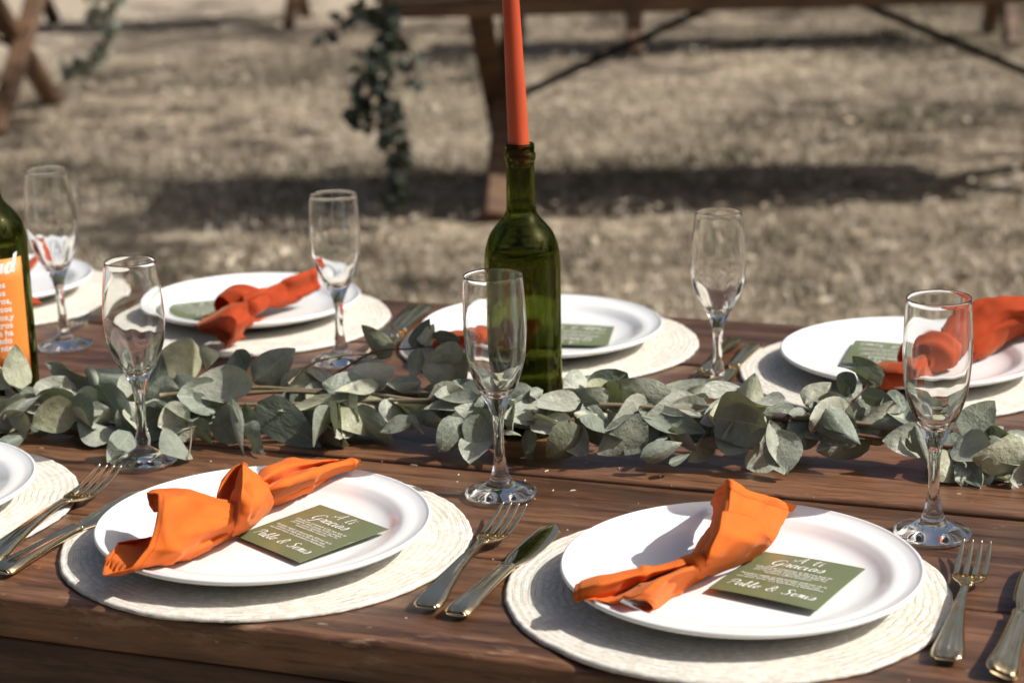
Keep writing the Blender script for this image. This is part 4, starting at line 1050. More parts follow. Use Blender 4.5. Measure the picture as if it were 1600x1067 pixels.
flute('straight', (0.3232,1.4152,0.0000), 'clear champagne flute at the right, in front of the red orange napkin', 1.01, (0, -0.02), 1.0)
flute('tulip', (-0.3299,1.6432,0.0000), 'clear tulip flute amid the leaves, fork tines at its foot', 0.985)
flute('tulip', (-0.4882,2.0506,0.0000), 'clear flute standing right behind the orange label bottle', 1.06, (0, -0.03), 0.7)
flute('straight', (-0.1798,1.9603,0.0000), 'clear flute behind the garland, left of the candle bottle', 0.95, (0, 0), 2.0)
flute('tulip', (0.2001,1.8209,0.0000), 'clear flute behind the garland, right of the candle bottle', 0.96, (0, 0.015), 1.4)

# ------------------------------------------------------------------ bottles and candle
def bottle_mesh():
    out = [(0.0, 0.012), (0.014, 0.010), (0.026, 0.0015), (0.0300, 0.0), (0.0330, 0.0022), (0.0342, 0.006)]
    body = [(0.0342, 0.006), (0.0343, 0.05), (0.0343, 0.10), (0.0344, 0.150), (0.0341, 0.163), (0.0325, 0.174), (0.0290, 0.184), (0.0235, 0.192), (0.0175, 0.1985), (0.0142, 0.2045), (0.0132, 0.211), (0.0129, 0.225), (0.0126, 0.246)]
    lip = [(0.0127, 0.2500), (0.0134, 0.2512), (0.0140, 0.2530), (0.0141, 0.2565), (0.0136, 0.2580), (0.0130, 0.2588), (0.0131, 0.2640), (0.0126, 0.2662), (0.0113, 0.2664), (0.0104, 0.2650)]
    inn = [(0.0102, 0.2600), (0.0102, 0.225), (0.0106, 0.209), (0.0150, 0.196), (0.0215, 0.189), (0.0270, 0.180), (0.0302, 0.171), (0.0315, 0.160), (0.0316, 0.10), (0.0316, 0.02), (0.0300, 0.010), (0.024, 0.0088), (0.013, 0.0150), (0.0, 0.0165)]
    prof = out + smooth_profile(body, 50)[1:] + lip + smooth_profile(inn, 50)
    v, f = lathe(prof, 80, mod=lambda k, r, z, a: 1 + (0.004 * n3(math.cos(a) * 2, math.sin(a) * 2, z * 40) if k > 66 and z < 0.18 else 0))
    return mesh('wine_bottle', v, [tuple(reversed(q)) for q in f], BOTTLE)
BOT = bottle_mesh()
bp = (0.0110,1.7090,0.0000)
bottle = empty('wine_bottle', (bp[0], bp[1], T + 0.0012), 0.0, 'empty olive green wine bottle holding the tall coral candle', 'bottle', 'green wine bottles on the table')
link('glass_body', BOT, bottle)
lp = (-0.5025, 1.842)
lbottle = empty('wine_bottle', (lp[0], lp[1], T + 0.0012), 0.0, 'dark green wine bottle with an orange label at the left picture edge', 'bottle', 'green wine bottles on the table')
link('glass_body', BOT, lbottle)
def on_label(ang, z, r=0.03505): return (r * math.cos(ang), r * math.sin(ang), z)
FACE = math.atan2(-lp[1], -lp[0])                # direction from the bottle to the camera
A0, A1, Z0, Z1 = FACE - 0.86, FACE + 0.86, 0.036, 0.150
nA, nZ = 40, 6
lv = [on_label(A0 + (A1 - A0) * i / (nA - 1), Z0 + (Z1 - Z0) * j / (nZ - 1), 0.0347) for j in range(nZ) for i in range(nA)]
lab = link('label', mesh('label', lv, grid_faces(nZ, nA), LABEL), lbottle)
md = lab.modifiers.new('thickness', 'SOLIDIFY'); md.thickness = 0.00025; md.offset = 1
def label_text():
    V, Fq = [], []
    # heading end
    p, w = script_polys('ud', 0.0185, 0.085)
    for q in p:
        o = len(V); V += [(a[0] + 0.0000, 0.1365 + a[1]) for a in q]; Fq.append((o, o + 1, o + 2, o + 3))
    # line ends, slab-like
    lines = [('os', .0095, .1225), ('os', .0090, .1145), ('tros,', .0140, .1065), ('nsos', .0140, .0985), ('ros,y', .0150, .0905), ('tros', .0135, .0825), ('e ha', .0130, .0750), ('ado', .0115, .0675), ('nte', .0112, .0600), ('\u2227', .0030, .0530)]
    for t, xr, z in lines:
        a, fc = font_mesh(t, 0.0086 if len(t) > 1 else 0.004, 'RIGHT', weight=0.00018 if len(t) > 1 else 0); o = len(V)
        V += [(q[0] + xr, z + q[1]) for q in a]; Fq += [tuple(i + o for i in q) for q in fc]
    return [on_label(FACE + x / 0.0347, z, 0.0352) for x, z in V], Fq
v, f = label_text()
link('lettering', mesh('lettering', v, f, PRINT, False), lab)

# taper candle, leaning a little to the left
cb = Vector((bp[0] - 0.0003, bp[1], T + 0.248)); ct = Vector((bp[0] - 0.0085, bp[1] + 0.002, T + 0.505))
path = [cb + (ct - cb) * t for t in np.linspace(0, 1, 30)]
rad = []
for i, t in enumerate(np.linspace(0, 1, 30)):
    r = 0.0097 - 0.0040 * t + 0.00025 * n3(t * 9, 1.3, 0.2)
    if i < 6: r = min(r, 0.0099)
    rad.append(r)
rad[-1] *= 0.5; rad[-2] *= 0.85
v, f = tube(path, rad, 28)
candle = empty('taper_candle', cb, 0, 'tall coral orange taper candle stuck in the green bottle', 'candle')
link('wax', mesh('wax', [Vector(q) - cb for q in v], f, WAX), candle)
v, f = tube([ct - cb, ct - cb + Vector((0.0005, 0, 0.006)), ct - cb + Vector((0.0015, 0, 0.011))], 0.0007, 6); link('wick', mesh('wick', v, f, IRON), candle)

# ------------------------------------------------------------------ eucalyptus garland
def leaf_mesh(kind, seed):
    r = random.Random(seed); n, m = 9, 5; v = []
    cup = r.uniform(-0.9, 0.9); bend = r.uniform(-1.0, 0.7); tw = r.uniform(-0.7, 0.7); wave = r.uniform(0.015, 0.07); fold = r.uniform(-0.25, 0.6)
    for i in range(n):
        t = i / (n - 1)
        if kind == 'round': w = (math.sin(math.pi * t ** 0.78) ** 0.62) * (1 - 0.06 * t)
        elif kind == 'heart': w = (math.sin(math.pi * min(1, t ** 0.62)) ** 0.75)
        else: w = math.sin(math.pi * t ** 0.72) ** 0.95
        w = max(w, 0.03 if i in (0, n - 1) else 0.0) * 0.5
        for j in range(m):
            s = j / (m - 1) * 2 - 1
            x = w * s; y = t + (0.06 * (abs(s) - 0.3) * (1 - t) ** 3 * -1.2 if kind != 'lance' else 0)
            z = cup * x * x * 1.6 + bend * (t - 0.5) ** 2 * 0.6 - fold * abs(x) * 0.35 + tw * x * (t - 0.3) * 0.6 + wave * math.sin(7 * t + 3 * s + seed) * abs(s)
            v.append((x, y, z))
    return mesh('leaf', v, [tuple(reversed(q)) for q in grid_faces(n, m)], LEAF)
LEAVES = {k: [leaf_mesh(k, 11 * q + s) for s in range(9)] for q, k in enumerate(('round', 'heart', 'lance'))}
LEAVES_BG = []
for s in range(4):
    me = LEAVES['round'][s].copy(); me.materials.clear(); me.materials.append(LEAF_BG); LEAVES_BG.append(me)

def leaf_matrix(base, tip, width, roll):
    base, tip = Vector(base), Vector(tip); ax = tip - base; L_ = max(ax.length, 0.008); ax.normalize()
    tocam = Vector((0, -1, 0.0)); n = Vector((0, 0, 1)) * math.cos(math.radians(roll)) + tocam * math.sin(math.radians(roll))
    n = n + Vector((0.62 if roll < 62 else (-0.22 if roll > 74 else 0.1), 0, 0))
    n = n - ax * n.dot(ax)
    if n.length < 0.05: n = Vector((0, 0, 1)) - ax * ax.z
    n.normalize(); x = ax.cross(n).normalized()
    m = Matrix((x * width, ax * L_, n * (0.5 * (L_ + width)))).transposed().to_4x4(); m.translation = base
    return m

garland = empty('eucalyptus_garland', (0.0, 1.62, T), 0, 'long eucalyptus leaf garland lying along the middle of the table', 'garland')
GO = Vector((0.0, 1.62, T))
HAND = [
    (-0.4623,1.7493,0.0419,-0.4679,1.763,0.0734,0.0214,50), (-0.4717,1.7508,0.0417,-0.4844,1.766,0.0553,0.0135,60),
    (-0.4654,1.7499,0.0336,-0.479,1.7654,0.0376,0.0102,40), (-0.4376,1.7456,0.0306,-0.4684,1.7637,0.0378,0.0146,45),
    (-0.4312,1.7447,0.0237,-0.423,1.7563,0.0453,0.0372,48), (-0.3917,1.7604,0.0369,-0.4392,1.7811,0.0523,0.0193,95),
    (-0.3889,1.7488,0.0426,-0.3998,1.7636,0.0568,0.0101,70), (-0.3663,1.7451,0.0489,-0.3991,1.7635,0.0515,0.0247,60),
    (-0.3827,1.7256,0.048,-0.3555,1.7087,0.013,0.0233,100), (-0.3533,1.732,0.0558,-0.3624,1.7204,0.0386,0.0145,50),
    (-0.3362,1.7407,0.0354,-0.3294,1.7524,0.0646,0.0168,75), (-0.4286,1.7331,0.0248,-0.4564,1.7241,0.0271,0.0101,25),
    (-0.3998,1.7176,0.0218,-0.4367,1.7368,0.018,0.0122,30), (-0.3709,1.6913,0.0057,-0.397,1.7083,0.0188,0.0241,42),
    (-0.3459,1.6651,0.0197,-0.3598,1.642,0.005,0.0194,50), (-0.2933,1.6335,0.005,-0.314,1.6737,0.0173,0.0213,45),
    (-0.4462,1.7138,0.0149,-0.4697,1.7307,0.0219,0.0166,95), (-0.4679,1.6813,0.005,-0.451,1.7057,0.0083,0.012,50),
    (-0.4457,1.7138,0.0079,-0.4262,1.724,0.0158,0.0133,95), (-0.3417,1.7195,0.0314,-0.2998,1.7002,0.0155,0.0167,60),
    (-0.3175,1.6941,0.0155,-0.2915,1.6769,0.0203,0.0077,20), (-0.3471,1.6986,0.0125,-0.3647,1.7146,0.0091,0.0099,50),
    (-0.3138,1.748,0.046,-0.304,1.7592,0.0771,0.0337,50), (-0.2806,1.7426,0.0619,-0.291,1.7572,0.0733,0.0145,80),
    (-0.2479,1.7377,0.0543,-0.2568,1.752,0.0686,0.0212,80), (-0.2404,1.7367,0.0463,-0.2081,1.7445,0.07,0.0268,45),
    (-0.2629,1.7075,0.0352,-0.263,1.7203,0.0619,0.0463,85), (-0.3053,1.7249,0.0345,-0.3143,1.7392,0.0509,0.0256,90),
    (-0.2788,1.7099,0.0331,-0.3021,1.7004,0.0251,0.0254,90), (-0.263,1.6964,0.0442,-0.2488,1.6621,0.005,0.0131,125),
    (-0.2312,1.6918,0.0362,-0.1832,1.672,0.0075,0.0295,80), (-0.2146,1.7219,0.0395,-0.1803,1.7296,0.0503,0.0311,45),
    (-0.1903,1.7184,0.0295,-0.1693,1.728,0.0447,0.0189,60), (-0.1669,1.7255,0.0454,-0.1925,1.7423,0.054,0.0144,30),
    (-0.1906,1.6859,0.0267,-0.1618,1.6689,0.0074,0.0251,100), (-0.1479,1.6904,0.0374,-0.2035,1.6856,0.0306,0.0087,20),
    (-0.2454,1.6832,0.0175,-0.2283,1.6536,0.005,0.0196,100), (-0.2909,1.69,0.0211,-0.2763,1.6748,0.0095,0.0164,100),
    (-0.2521,1.7059,0.0279,-0.232,1.69,0.0173,0.0165,80), (-0.1518,1.7124,0.0449,-0.1141,1.7188,0.0582,0.0254,65),
    (-0.122,1.6972,0.0486,-0.1554,1.6892,0.0472,0.0153,30), (-0.1455,1.6793,0.0318,-0.1138,1.6613,0.0128,0.0206,95),
    (-0.1144,1.7487,0.0638,-0.1371,1.7659,0.0854,0.0168,80), (-0.1556,1.756,0.0593,-0.1183,1.7372,0.0624,0.0079,50),
    (-0.1602,1.7567,0.0592,-0.1773,1.7724,0.0589,0.009,60), (-0.0924,1.7415,0.0734,-0.0786,1.7497,0.0946,0.0134,75),
    (-0.0832,1.7385,0.0774,-0.0742,1.7482,0.0908,0.0123,95), (-0.0857,1.718,0.0795,-0.0916,1.7072,0.0553,0.0121,70),
    (-0.068,1.7122,0.0417,-0.0507,1.7193,0.072,0.0375,45), (-0.046,1.7263,0.0843,-0.0711,1.7472,0.0829,0.0122,90),
    (-0.0461,1.7157,0.0758,-0.0736,1.7119,0.0729,0.0165,90), (-0.0847,1.6964,0.0525,-0.1106,1.6922,0.0532,0.0142,50),
    (-0.0761,1.6936,0.044,-0.1217,1.7209,0.0382,0.0109,20), (-0.1084,1.6829,0.0423,-0.1084,1.6702,0.0246,0.0206,55),
    (-0.0429,1.6721,0.0472,-0.0664,1.6671,0.0493,0.0183,40), (-0.0297,1.6572,0.0479,-0.0718,1.6582,0.0386,0.0161,35),
    (-0.0897,1.6662,0.0276,-0.1158,1.662,0.0183,0.0119,40), (-0.0822,1.6638,0.0248,-0.0568,1.6427,0.0251,0.0162,110),
    (-0.0976,1.6688,0.0236,-0.0829,1.6513,0.0198,0.013,105), (-0.0234,1.634,0.0382,-0.0325,1.6242,0.0121,0.0275,85),
    (0.0277,1.6385,0.0521,0.0669,1.6141,0.0551,0.018,55), (0.0257,1.6392,0.0586,0.0161,1.6296,0.0583,0.0095,45),
    (0.0583,1.6606,0.0559,0.078,1.6685,0.0604,0.0107,80), (0.0714,1.6469,0.0441,0.0965,1.6535,0.0653,0.0319,50),
    (0.0949,1.6307,0.0406,0.1218,1.637,0.0557,0.0158,85), (0.0139,1.643,0.0455,-0.0031,1.6358,0.0481,0.0106,55),
    (-0.0065,1.639,0.0384,0.0197,1.6178,0.041,0.0106,60), (0.0566,1.6187,0.054,0.022,1.617,0.0532,0.0178,40),
    (0.0291,1.6169,0.0399,0.0474,1.5982,0.0431,0.0105,60), (0.0134,1.622,0.0365,0.0442,1.5992,0.0341,0.0126,70),
    (0.0544,1.6192,0.044,0.0804,1.6004,0.0241,0.0241,95), (0.0497,1.6102,0.0327,0.0603,1.5946,0.0161,0.0209,80),
    (0.1134,1.5948,0.0381,0.0778,1.5905,0.0187,0.0269,100), (-0.0099,1.6189,0.0315,0.0037,1.6018,0.0322,0.0063,30),
    (0.1287,1.6438,0.0402,0.1725,1.646,0.0584,0.0245,50), (0.1088,1.6169,0.0434,0.1577,1.5928,0.0311,0.0199,55),
    (0.1281,1.6229,0.0477,0.1567,1.6035,0.043,0.0157,50), (0.175,1.5909,0.0454,0.21,1.5702,0.0434,0.0443,85),
    (0.2029,1.6158,0.0425,0.2103,1.6266,0.0686,0.0188,85), (0.167,1.6242,0.0594,0.194,1.6304,0.0602,0.0126,50),
    (0.1475,1.6288,0.0498,0.1714,1.6357,0.0592,0.0105,75), (0.1711,1.6127,0.0486,0.156,1.6289,0.0463,0.0136,35),
    (0.107,1.5647,0.0189,0.1376,1.5702,0.0281,0.0143,55), (0.13,1.5593,0.0147,0.1461,1.5682,0.0189,0.0061,45),
    (0.2147,1.5712,0.0473,0.2262,1.5559,0.0103,0.0173,60), (0.216,1.5813,0.0505,0.2087,1.5704,0.0209,0.0092,40),
    (0.226,1.6312,0.0361,0.2394,1.6406,0.0418,0.0095,60), (0.2239,1.6317,0.036,0.2286,1.6432,0.0424,0.0085,60),
    (0.1231,1.6135,0.0342,0.1303,1.5992,0.0189,0.0115,95), (0.1335,1.6006,0.0304,0.1537,1.5832,0.0213,0.0145,110),
    (0.1182,1.6042,0.0394,0.0988,1.5961,0.0163,0.0239,100), (0.1589,1.5946,0.0262,0.1977,1.573,0.0257,0.0114,120),
    (0.2542,1.6142,0.0486,0.274,1.6221,0.0621,0.0178,75), (0.2645,1.6014,0.0565,0.2886,1.5834,0.0398,0.0207,95),
    (0.2583,1.582,0.0592,0.2872,1.5629,0.0324,0.0225,60), (0.2616,1.5812,0.0358,0.2834,1.5638,0.0301,0.0133,110),
    (0.2948,1.6153,0.0592,0.2847,1.6301,0.0672,0.0177,95), (0.293,1.6157,0.0515,0.303,1.6259,0.0592,0.0115,40),
    (0.3177,1.6102,0.0656,0.3,1.6266,0.083,0.0166,75), (0.3137,1.6111,0.0665,0.2895,1.629,0.0772,0.0062,50),
    (0.3011,1.6035,0.0582,0.3231,1.5861,0.0564,0.0135,95), (0.3341,1.5857,0.0476,0.3024,1.5803,0.0426,0.0175,50),
    (0.3348,1.596,0.0574,0.3159,1.5877,0.0507,0.0165,50), (0.3048,1.5818,0.0378,0.3349,1.5628,0.0366,0.0123,100),
    (0.2527,1.6041,0.0441,0.2388,1.5948,0.0462,0.0083,60), (0.2927,1.5949,0.0394,0.3088,1.6038,0.0428,0.0114,95),
    (0.3359,1.5543,0.0456,0.3433,1.5402,0.0214,0.0111,90), (0.3858,1.5845,0.0252,0.4089,1.5919,0.0494,0.0268,60),
    (0.3857,1.5845,0.0261,0.3807,1.598,0.0267,0.0134,55), (0.3819,1.5648,0.0297,0.3646,1.5561,0.0154,0.0185,50),
    (0.3939,1.5518,0.0262,0.3714,1.5444,0.021,0.0096,50), (0.376,1.5454,0.0205,0.3837,1.5204,0.005,0.0183,85),
    (0.3926,1.5418,0.0195,0.3871,1.5201,0.005,0.0096,50), (0.405,1.5493,0.0185,0.4244,1.5328,0.0171,0.0271,55),
    (0.4114,1.5788,0.018,0.4379,1.5853,0.0218,0.0125,70), (0.4006,1.5297,0.0078,0.4133,1.5146,0.0053,0.0078,40),
    (0.4093,1.5793,0.03,0.419,1.5895,0.0303,0.0071,60), (0.4084,1.5589,0.0153,0.4003,1.573,0.0164,0.0079,50),
    (0.3592,1.5594,0.0135,0.3626,1.5462,0.0104,0.0079,60)]
lr = random.Random(21)
nleaf = 0
def add_leaf(parent, org, base, tip, width, roll, kind=None, pool=None, grow=1.06):
    global nleaf
    base, tip = Vector(base), Vector(tip)
    L_ = (tip - base).length
    if kind is None:
        q = width / max(L_, 1e-3)
        kind = 'lance' if q < 0.45 else ('heart' if q < 0.8 else 'round')
    me = pool[lr.randrange(len(pool))] if pool else LEAVES[kind][lr.randrange(9)]
    o = link('leaf', me, parent)
    o.matrix_local = Matrix.Translation(-org) @ leaf_matrix(base, base + (tip - base) * grow, width * (grow + 0.12), roll)
    nleaf += 1
    return o
for h in HAND:
    b3 = Vector((h[0], h[1], h[2] + T)); t3 = Vector((h[3], h[4], h[5] + T)); w = h[6]; roll = h[7] + lr.uniform(-7, 7)
    # lift leaves that would cut the table top
    n_up = abs(math.sin(math.radians(roll)))
    low = min(b3.z, t3.z, (b3.z + t3.z) / 2 - 0.5 * w * n_up)
    if low < T + 0.003:
        d = T + 0.003 - low; b3.z += d * 0.6; t3.z += d * 0.6
    add_leaf(garland, GO, b3, t3, w, roll, grow=1.18)
# leaves that continue the garland out of the frame and fill its core
SPINE = [(-0.5898,1.7802,0.0137), (-0.4844,1.7532,0.0206), (-0.3903,1.7382,0.0265), (-0.2980,1.7238,0.0310), (-0.2075,1.7101,0.0317), (-0.1181,1.6968,0.0359), (-0.0241,1.6533,0.0453), (0.0548,1.6276,0.0464), (0.1384,1.6204,0.0394), (0.2198,1.6013,0.0410), (0.2890,1.5854,0.0384), (0.3523,1.5713,0.0252), (0.4072,1.5488,0.0141), (0.4853,1.5200,0.0050)]
SP = crm(np.array(SPINE), 120)
def spine(t): i = min(int(t * 119), 118); return Vector(SP[i]), (Vector(SP[i + 1]) - Vector(SP[i])).normalized()
for k in range(150):
    t = lr.uniform(0.02, 0.98); p, d = spine(t); p.z = max(p.z, 0.012)
    if 0.74 < t < 0.84 and lr.random() < 0.6: continue
    a = lr.uniform(0, 6.283); rad_ = lr.uniform(0.0, 0.014)
    side = Vector((-d.y, d.x, 0))
    b3 = p + side * (rad_ * math.cos(a)) + Vector((0, 0, T + rad_ * math.sin(a)))
    L_ = lr.uniform(0.030, 0.050); dirn = (d * lr.choice((-1, -1, 1)) * lr.uniform(0.5, 1) + side * lr.uniform(-0.9, 0.9) + Vector((0, 0, lr.uniform(-0.45, 0.30)))).normalized()
    t3 = b3 + dirn * L_; t3.z = max(t3.z, T + 0.006); b3.z = max(b3.z, T + 0.006)
    add_leaf(garland, GO, b3, t3, L_ * lr.uniform(0.5, 0.85), lr.uniform(15, 120))
for k in range(24):      # drooping leaves low on the near side
    t = lr.uniform(0.10, 0.72); p, d = spine(t); side = Vector((-d.y, d.x, 0)) * (-1 if d.x < 0 else 1)
    b3 = p - side * lr.uniform(0.012, 0.034) + Vector((0, 0, 0)); b3.z = T + lr.uniform(0.018, 0.038)
    L_ = lr.uniform(0.026, 0.038); t3 = b3 + (d * lr.uniform(-1, 1) - side * lr.uniform(0.1, 0.6) + Vector((0, 0, lr.uniform(-0.6, -0.15)))).normalized() * L_
    t3.z = max(t3.z, T + 0.006)
    add_leaf(garland, GO, b3, t3, L_ * lr.uniform(0.75, 1.0), lr.uniform(95, 135), kind='round')
def stem(pts, r0, r1, m=None, n=40):
    P = crm(np.array(pts), n); P[:, 2] += T
    v, f = tube([Vector(p) - GO for p in P], list(np.linspace(r0, r1, n)), 8)
    link('stem', mesh('stem', v, f, m or STEM), garland)
stem([SPINE[0], SPINE[1], (-0.3907,1.7384,0.0215), (-0.2988,1.7294,0.0312), (-0.2195,1.7172,0.0409), (-0.1416,1.7002,0.0403)], 0.0022, 0.0018)
stem([(-0.3280,1.7284,0.0366), (-0.2442,1.7264,0.0425), (-0.1895,1.7127,0.0427), (-0.1062,1.6982,0.0437), (-0.0239,1.6554,0.0507)], 0.0024, 0.0016)
stem([(-0.2781,1.7098,0.0323), (-0.2178,1.6986,0.0342), (-0.1527,1.6911,0.0372), (-0.0645,1.6686,0.0436), (0.0156,1.6340,0.0478)], 0.0020, 0.0015)
stem([(-0.1414,1.7001,0.0440), (-0.0648,1.6740,0.0389), (0.0324,1.6317,0.0480), (0.0992,1.6192,0.0490), (0.1820,1.6102,0.0427), (0.2278,1.5995,0.0425)], 0.0022, 0.0024)
stem([(0.0548,1.6276,0.0511), (0.1159,1.6194,0.0450), (0.1770,1.6155,0.0423), (0.2364,1.6016,0.0405), (0.2741,1.5949,0.0387), (0.3267,1.5811,0.0354)], 0.0020, 0.0014)
stem([(0.2220,1.5966,0.0308), (0.2723,1.5829,0.0316), (0.3350,1.5668,0.0271), (0.3760,1.5557,0.0240)], 0.0022, 0.0016, STEM_RED)
stem([(0.2278,1.5995,0.0425), (0.2890,1.5854,0.0396), (0.3520,1.5714,0.0332), (0.3990,1.5610,0.0217), (0.4301,1.5541,0.0141)], 0.0022, 0.0010)
stem([(0.2846,1.5989,0.0470), (0.2978,1.6063,0.0560), (0.3052,1.6109,0.0632), (0.3085,1.6122,0.0713)], 0.0010, 0.0006, STEM_RED)
stem([(-0.1801,1.7384,0.0412), (-0.1317,1.7469,0.0674), (-0.0955,1.7425,0.0720), (-0.0650,1.7272,0.0785), (-0.0471,1.7213,0.0820)], 0.0011, 0.0006, STEM_RED)
stem([(-0.2078,1.7208,0.0470), (-0.1913,1.7399,0.0584), (-0.1621,1.7516,0.0644), (-0.1200,1.7505,0.0661)], 0.0014, 0.0009)
stem([(-0.2902,1.6324,0.0050), (-0.2925,1.6655,0.0050), (-0.2934,1.6795,0.0151), (-0.2995,1.6913,0.0213)], 0.0008, 0.0006)
stem([(0.3812,1.5649,0.0289), (0.3938,1.5621,0.0226), (0.4083,1.5538,0.0170)], 0.0007, 0.0005, STEM_RED)
stem([(-0.3706,1.6904,0.0050), (-0.3615,1.6898,0.0086), (-0.3508,1.6661,0.0063)], 0.0008, 0.0006)
ta_, tb_ = Vector((0.2219,1.6008,0.0416)), Vector((0.2375,1.5972,0.0406)); ta_.z += T; tb_.z += T
v, f = tube([ta_ - GO + (tb_ - ta_) * t for t in np.linspace(0, 1, 8)], [0.0040, 0.0043, 0.0042, 0.0044, 0.0042, 0.0044, 0.0043, 0.0040], 12)
link('binding_tape', mesh('binding_tape', v, f, TAPE), garland)

# ------------------------------------------------------------------ garlands hanging from the far tables
def hanging(label, org, strands, per, size, seed, pool):
    g = empty('hanging_garland', org, 0, label, 'garland', 'leaf garlands hanging from the far tables'); O_ = Vector(org); r = random.Random(seed)
    for pts, n in strands:
        P = crm(np.array(pts), 24)
        v, f = tube([Vector(p) - O_ for p in P], 0.004, 6); link('stem', mesh('stem', v, f, STEM_RED), g)
        for k in range(n):
            p = Vector(P[min(23, int(r.random() * 24))])
            d = Vector((r.uniform(-1, 1), r.uniform(-1, 1), r.uniform(-1.2, 0.5))).normalized(); L_ = size * r.uniform(0.7, 1.25)
            b3 = p + d * 0.012
            if b3.z < 0.02: b3.z = 0.02
            add_leaf(g, O_, b3, b3 + d * L_, L_ * r.uniform(0.6, 0.95), r.uniform(0, 180), pool=pool)
    return g
hanging('shaded eucalyptus garland hanging from the corner of the braced trestle table', (-0.395,6.420,0.688), [
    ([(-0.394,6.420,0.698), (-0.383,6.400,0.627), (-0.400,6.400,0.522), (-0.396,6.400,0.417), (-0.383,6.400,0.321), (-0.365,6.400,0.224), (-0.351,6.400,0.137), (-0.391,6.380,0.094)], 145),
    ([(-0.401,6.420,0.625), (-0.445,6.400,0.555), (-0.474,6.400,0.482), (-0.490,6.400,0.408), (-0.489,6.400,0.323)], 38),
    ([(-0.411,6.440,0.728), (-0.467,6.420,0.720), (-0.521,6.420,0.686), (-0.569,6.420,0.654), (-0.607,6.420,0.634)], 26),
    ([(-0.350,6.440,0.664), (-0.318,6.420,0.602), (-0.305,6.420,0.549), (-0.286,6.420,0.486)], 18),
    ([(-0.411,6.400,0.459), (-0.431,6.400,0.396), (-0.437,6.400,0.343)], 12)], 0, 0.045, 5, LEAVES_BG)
hanging('pale sunlit garland curving down beside the crossed legs in the upper left corner', (-1.732,8.750,0.582), [
    ([(-1.812,8.750,0.654), (-1.820,8.750,0.556), (-1.803,8.750,0.485), (-1.787,8.750,0.427), (-1.806,8.750,0.371)], 24),
    ([(-1.722,8.750,0.638), (-1.735,8.750,0.540), (-1.765,8.750,0.455), (-1.805,8.750,0.385), (-1.867,8.750,0.324), (-1.933,8.750,0.288), (-1.998,8.750,0.269)], 44)], 0, 0.05, 8, LEAVES['round'])

# ------------------------------------------------------------------ woodland around the clearing (beyond the frame, mirrored in glass and metal)
def mat_wood_foliage():
    m, nt, b, N, L = mat_base('woodland_foliage')
    at_ = N.new('ShaderNodeAttribute'); at_.attribute_name = 'tone'
    L.new(ramp(nt, at_.outputs['Fac'], [(0, (0.06, 0.07, 0.025)), (0.5, (0.15, 0.17, 0.06)), (1, (0.26, 0.28, 0.11))]).outputs[0], b.inputs['Base Color'])
    b.inputs['Roughness'].default_value = 0.7
    return m
ws = np.random.RandomState(11); Q = []; tn = []
for k in range(30):
    a = 2 * math.pi * k / 30 + ws.rand() * 0.15; R = 19 + 7 * ws.rand(); cx, cy_ = R * math.cos(a), R * math.sin(a) + 2
    if cy_ > 0: cy_ += 3
    hgt_ = 4.5 + 4.5 * ws.rand()
    for c in range(30):
        c0 = np.array([cx, cy_, 0]) + ws.randn(3) * np.array([1.7, 1.7, 0]) + np.array([0, 0, 1.0 + (hgt_ - 1) * ws.rand()])
        for q in range(36):
            p = c0 + ws.randn(3) * 0.55; s = 0.18 + 0.2 * ws.rand(); u = ws.randn(3); u /= np.linalg.norm(u); w = np.cross(u, ws.randn(3)); w /= np.linalg.norm(w)
            Q.append([p - u * s - w * s * .6, p + u * s - w * s * .6, p + u * s + w * s * .6, p - u * s + w * s * .6]); tn.append(ws.rand())
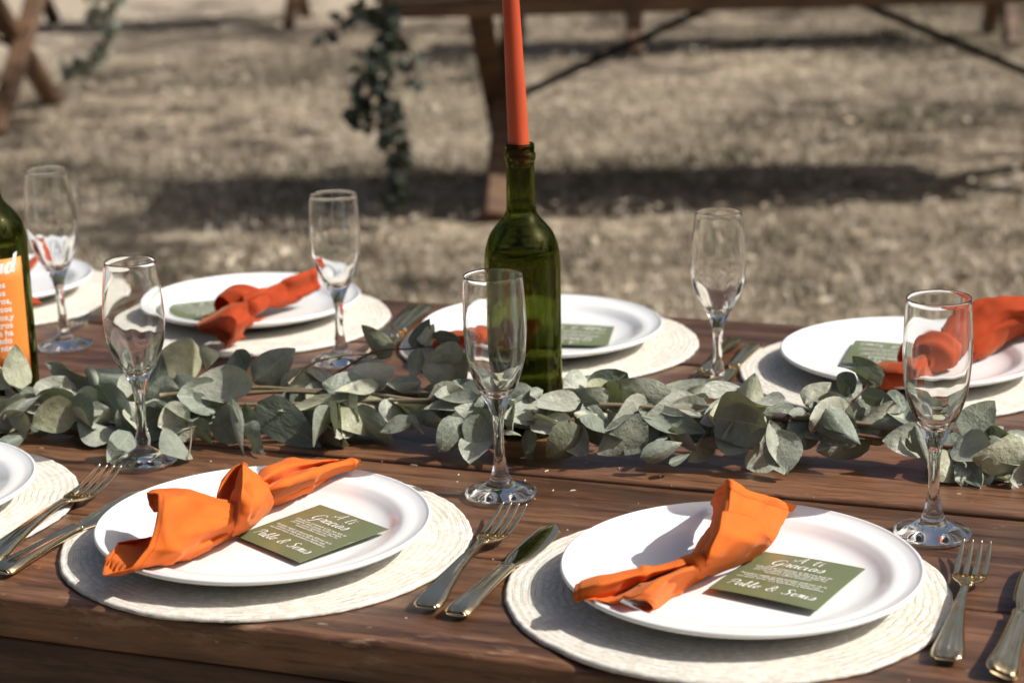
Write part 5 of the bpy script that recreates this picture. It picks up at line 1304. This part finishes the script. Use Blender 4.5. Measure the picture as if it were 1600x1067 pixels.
# unseen leaf clusters added toward the sun to dapple the lawn with shade
sv = np.array(sun_vec)
for k in range(150):
    tx, ty = -5.0 + 11.0 * ws.rand(), 4.9 + 10.5 * ws.rand()
    if n3(tx * 0.45, ty * 0.8, 3.7) < -0.12: continue
    h = 6.0 + 3.0 * ws.rand(); c0 = np.array([tx, ty, 0]) + sv * (h / sv[2])
    for q in range(26):
        p = c0 + ws.randn(3) * np.array([0.34, 0.34, 0.25]); s = 0.05 + 0.07 * ws.rand(); u = ws.randn(3); u /= np.linalg.norm(u); w = np.cross(u, ws.randn(3)); w /= np.linalg.norm(w)
        Q.append([p - u * s - w * s * .6, p + u * s - w * s * .6, p + u * s + w * s * .6, p - u * s + w * s * .6]); tn.append(ws.rand())
Q = np.array(Q); Q[..., 2] = np.maximum(Q[..., 2], 0.3)
wm = bpy.data.meshes.new('woodland'); wm.from_pydata(Q.reshape(-1, 3), [], np.arange(len(Q) * 4).reshape(-1, 4).tolist())
wa = wm.attributes.new('tone', 'FLOAT', 'POINT'); wa.data.foreach_set('value', np.repeat(np.array(tn), 4).astype(np.float32)); wm.materials.append(mat_wood_foliage())
tag(link('woodland', wm), 'trees around the clearing, with unseen leaf clusters added for dappled shade', kind='stuff')

# ------------------------------------------------------------------ crumbs and straw bits on the table
cr_ = random.Random(5); cv, cf = [], []
for k in range(170):
    xl, yl = cr_.uniform(-0.75, 0.62), cr_.uniform(0.03, 0.42)
    p = ORG + EX * xl + EY * yl
    if any(math.hypot(p.x - q[1][0], p.y - q[1][1]) < 0.165 for q in PLACES.values()): continue
    a = cr_.uniform(0, 6.28); L_ = cr_.choice((0.0006, 0.0008, 0.0011, 0.0030)) * cr_.uniform(0.6, 1.3); w = min(L_, 0.0007) * 0.6
    u, t_ = Vector((math.cos(a), math.sin(a), 0)), Vector((-math.sin(a), math.cos(a), 0)); c = Vector((p.x, p.y, T + 0.0016)); o = len(cv)
    for sx, sy, sz in ((-1, -1, -1), (1, -1, -1), (1, 1, -1), (-1, 1, -1), (-.7, -.5, 1), (.7, -.5, 1), (.7, .5, 1), (-.7, .5, 1)): cv.append(c + u * L_ * sx + t_ * w * sy + Vector((0, 0, 0.0004 * sz)))
    cf += [tuple(o + i for i in q) for q in ((0, 3, 2, 1), (4, 5, 6, 7), (0, 1, 5, 4), (1, 2, 6, 5), (2, 3, 7, 6), (3, 0, 4, 7))]
tag(link('crumbs', mesh('crumbs', cv, cf, mat_plain('pale_straw_bits', (0.62, 0.54, 0.40), 0.7), False)), 'tiny pale straw crumbs scattered on the dark tabletop', kind='stuff')
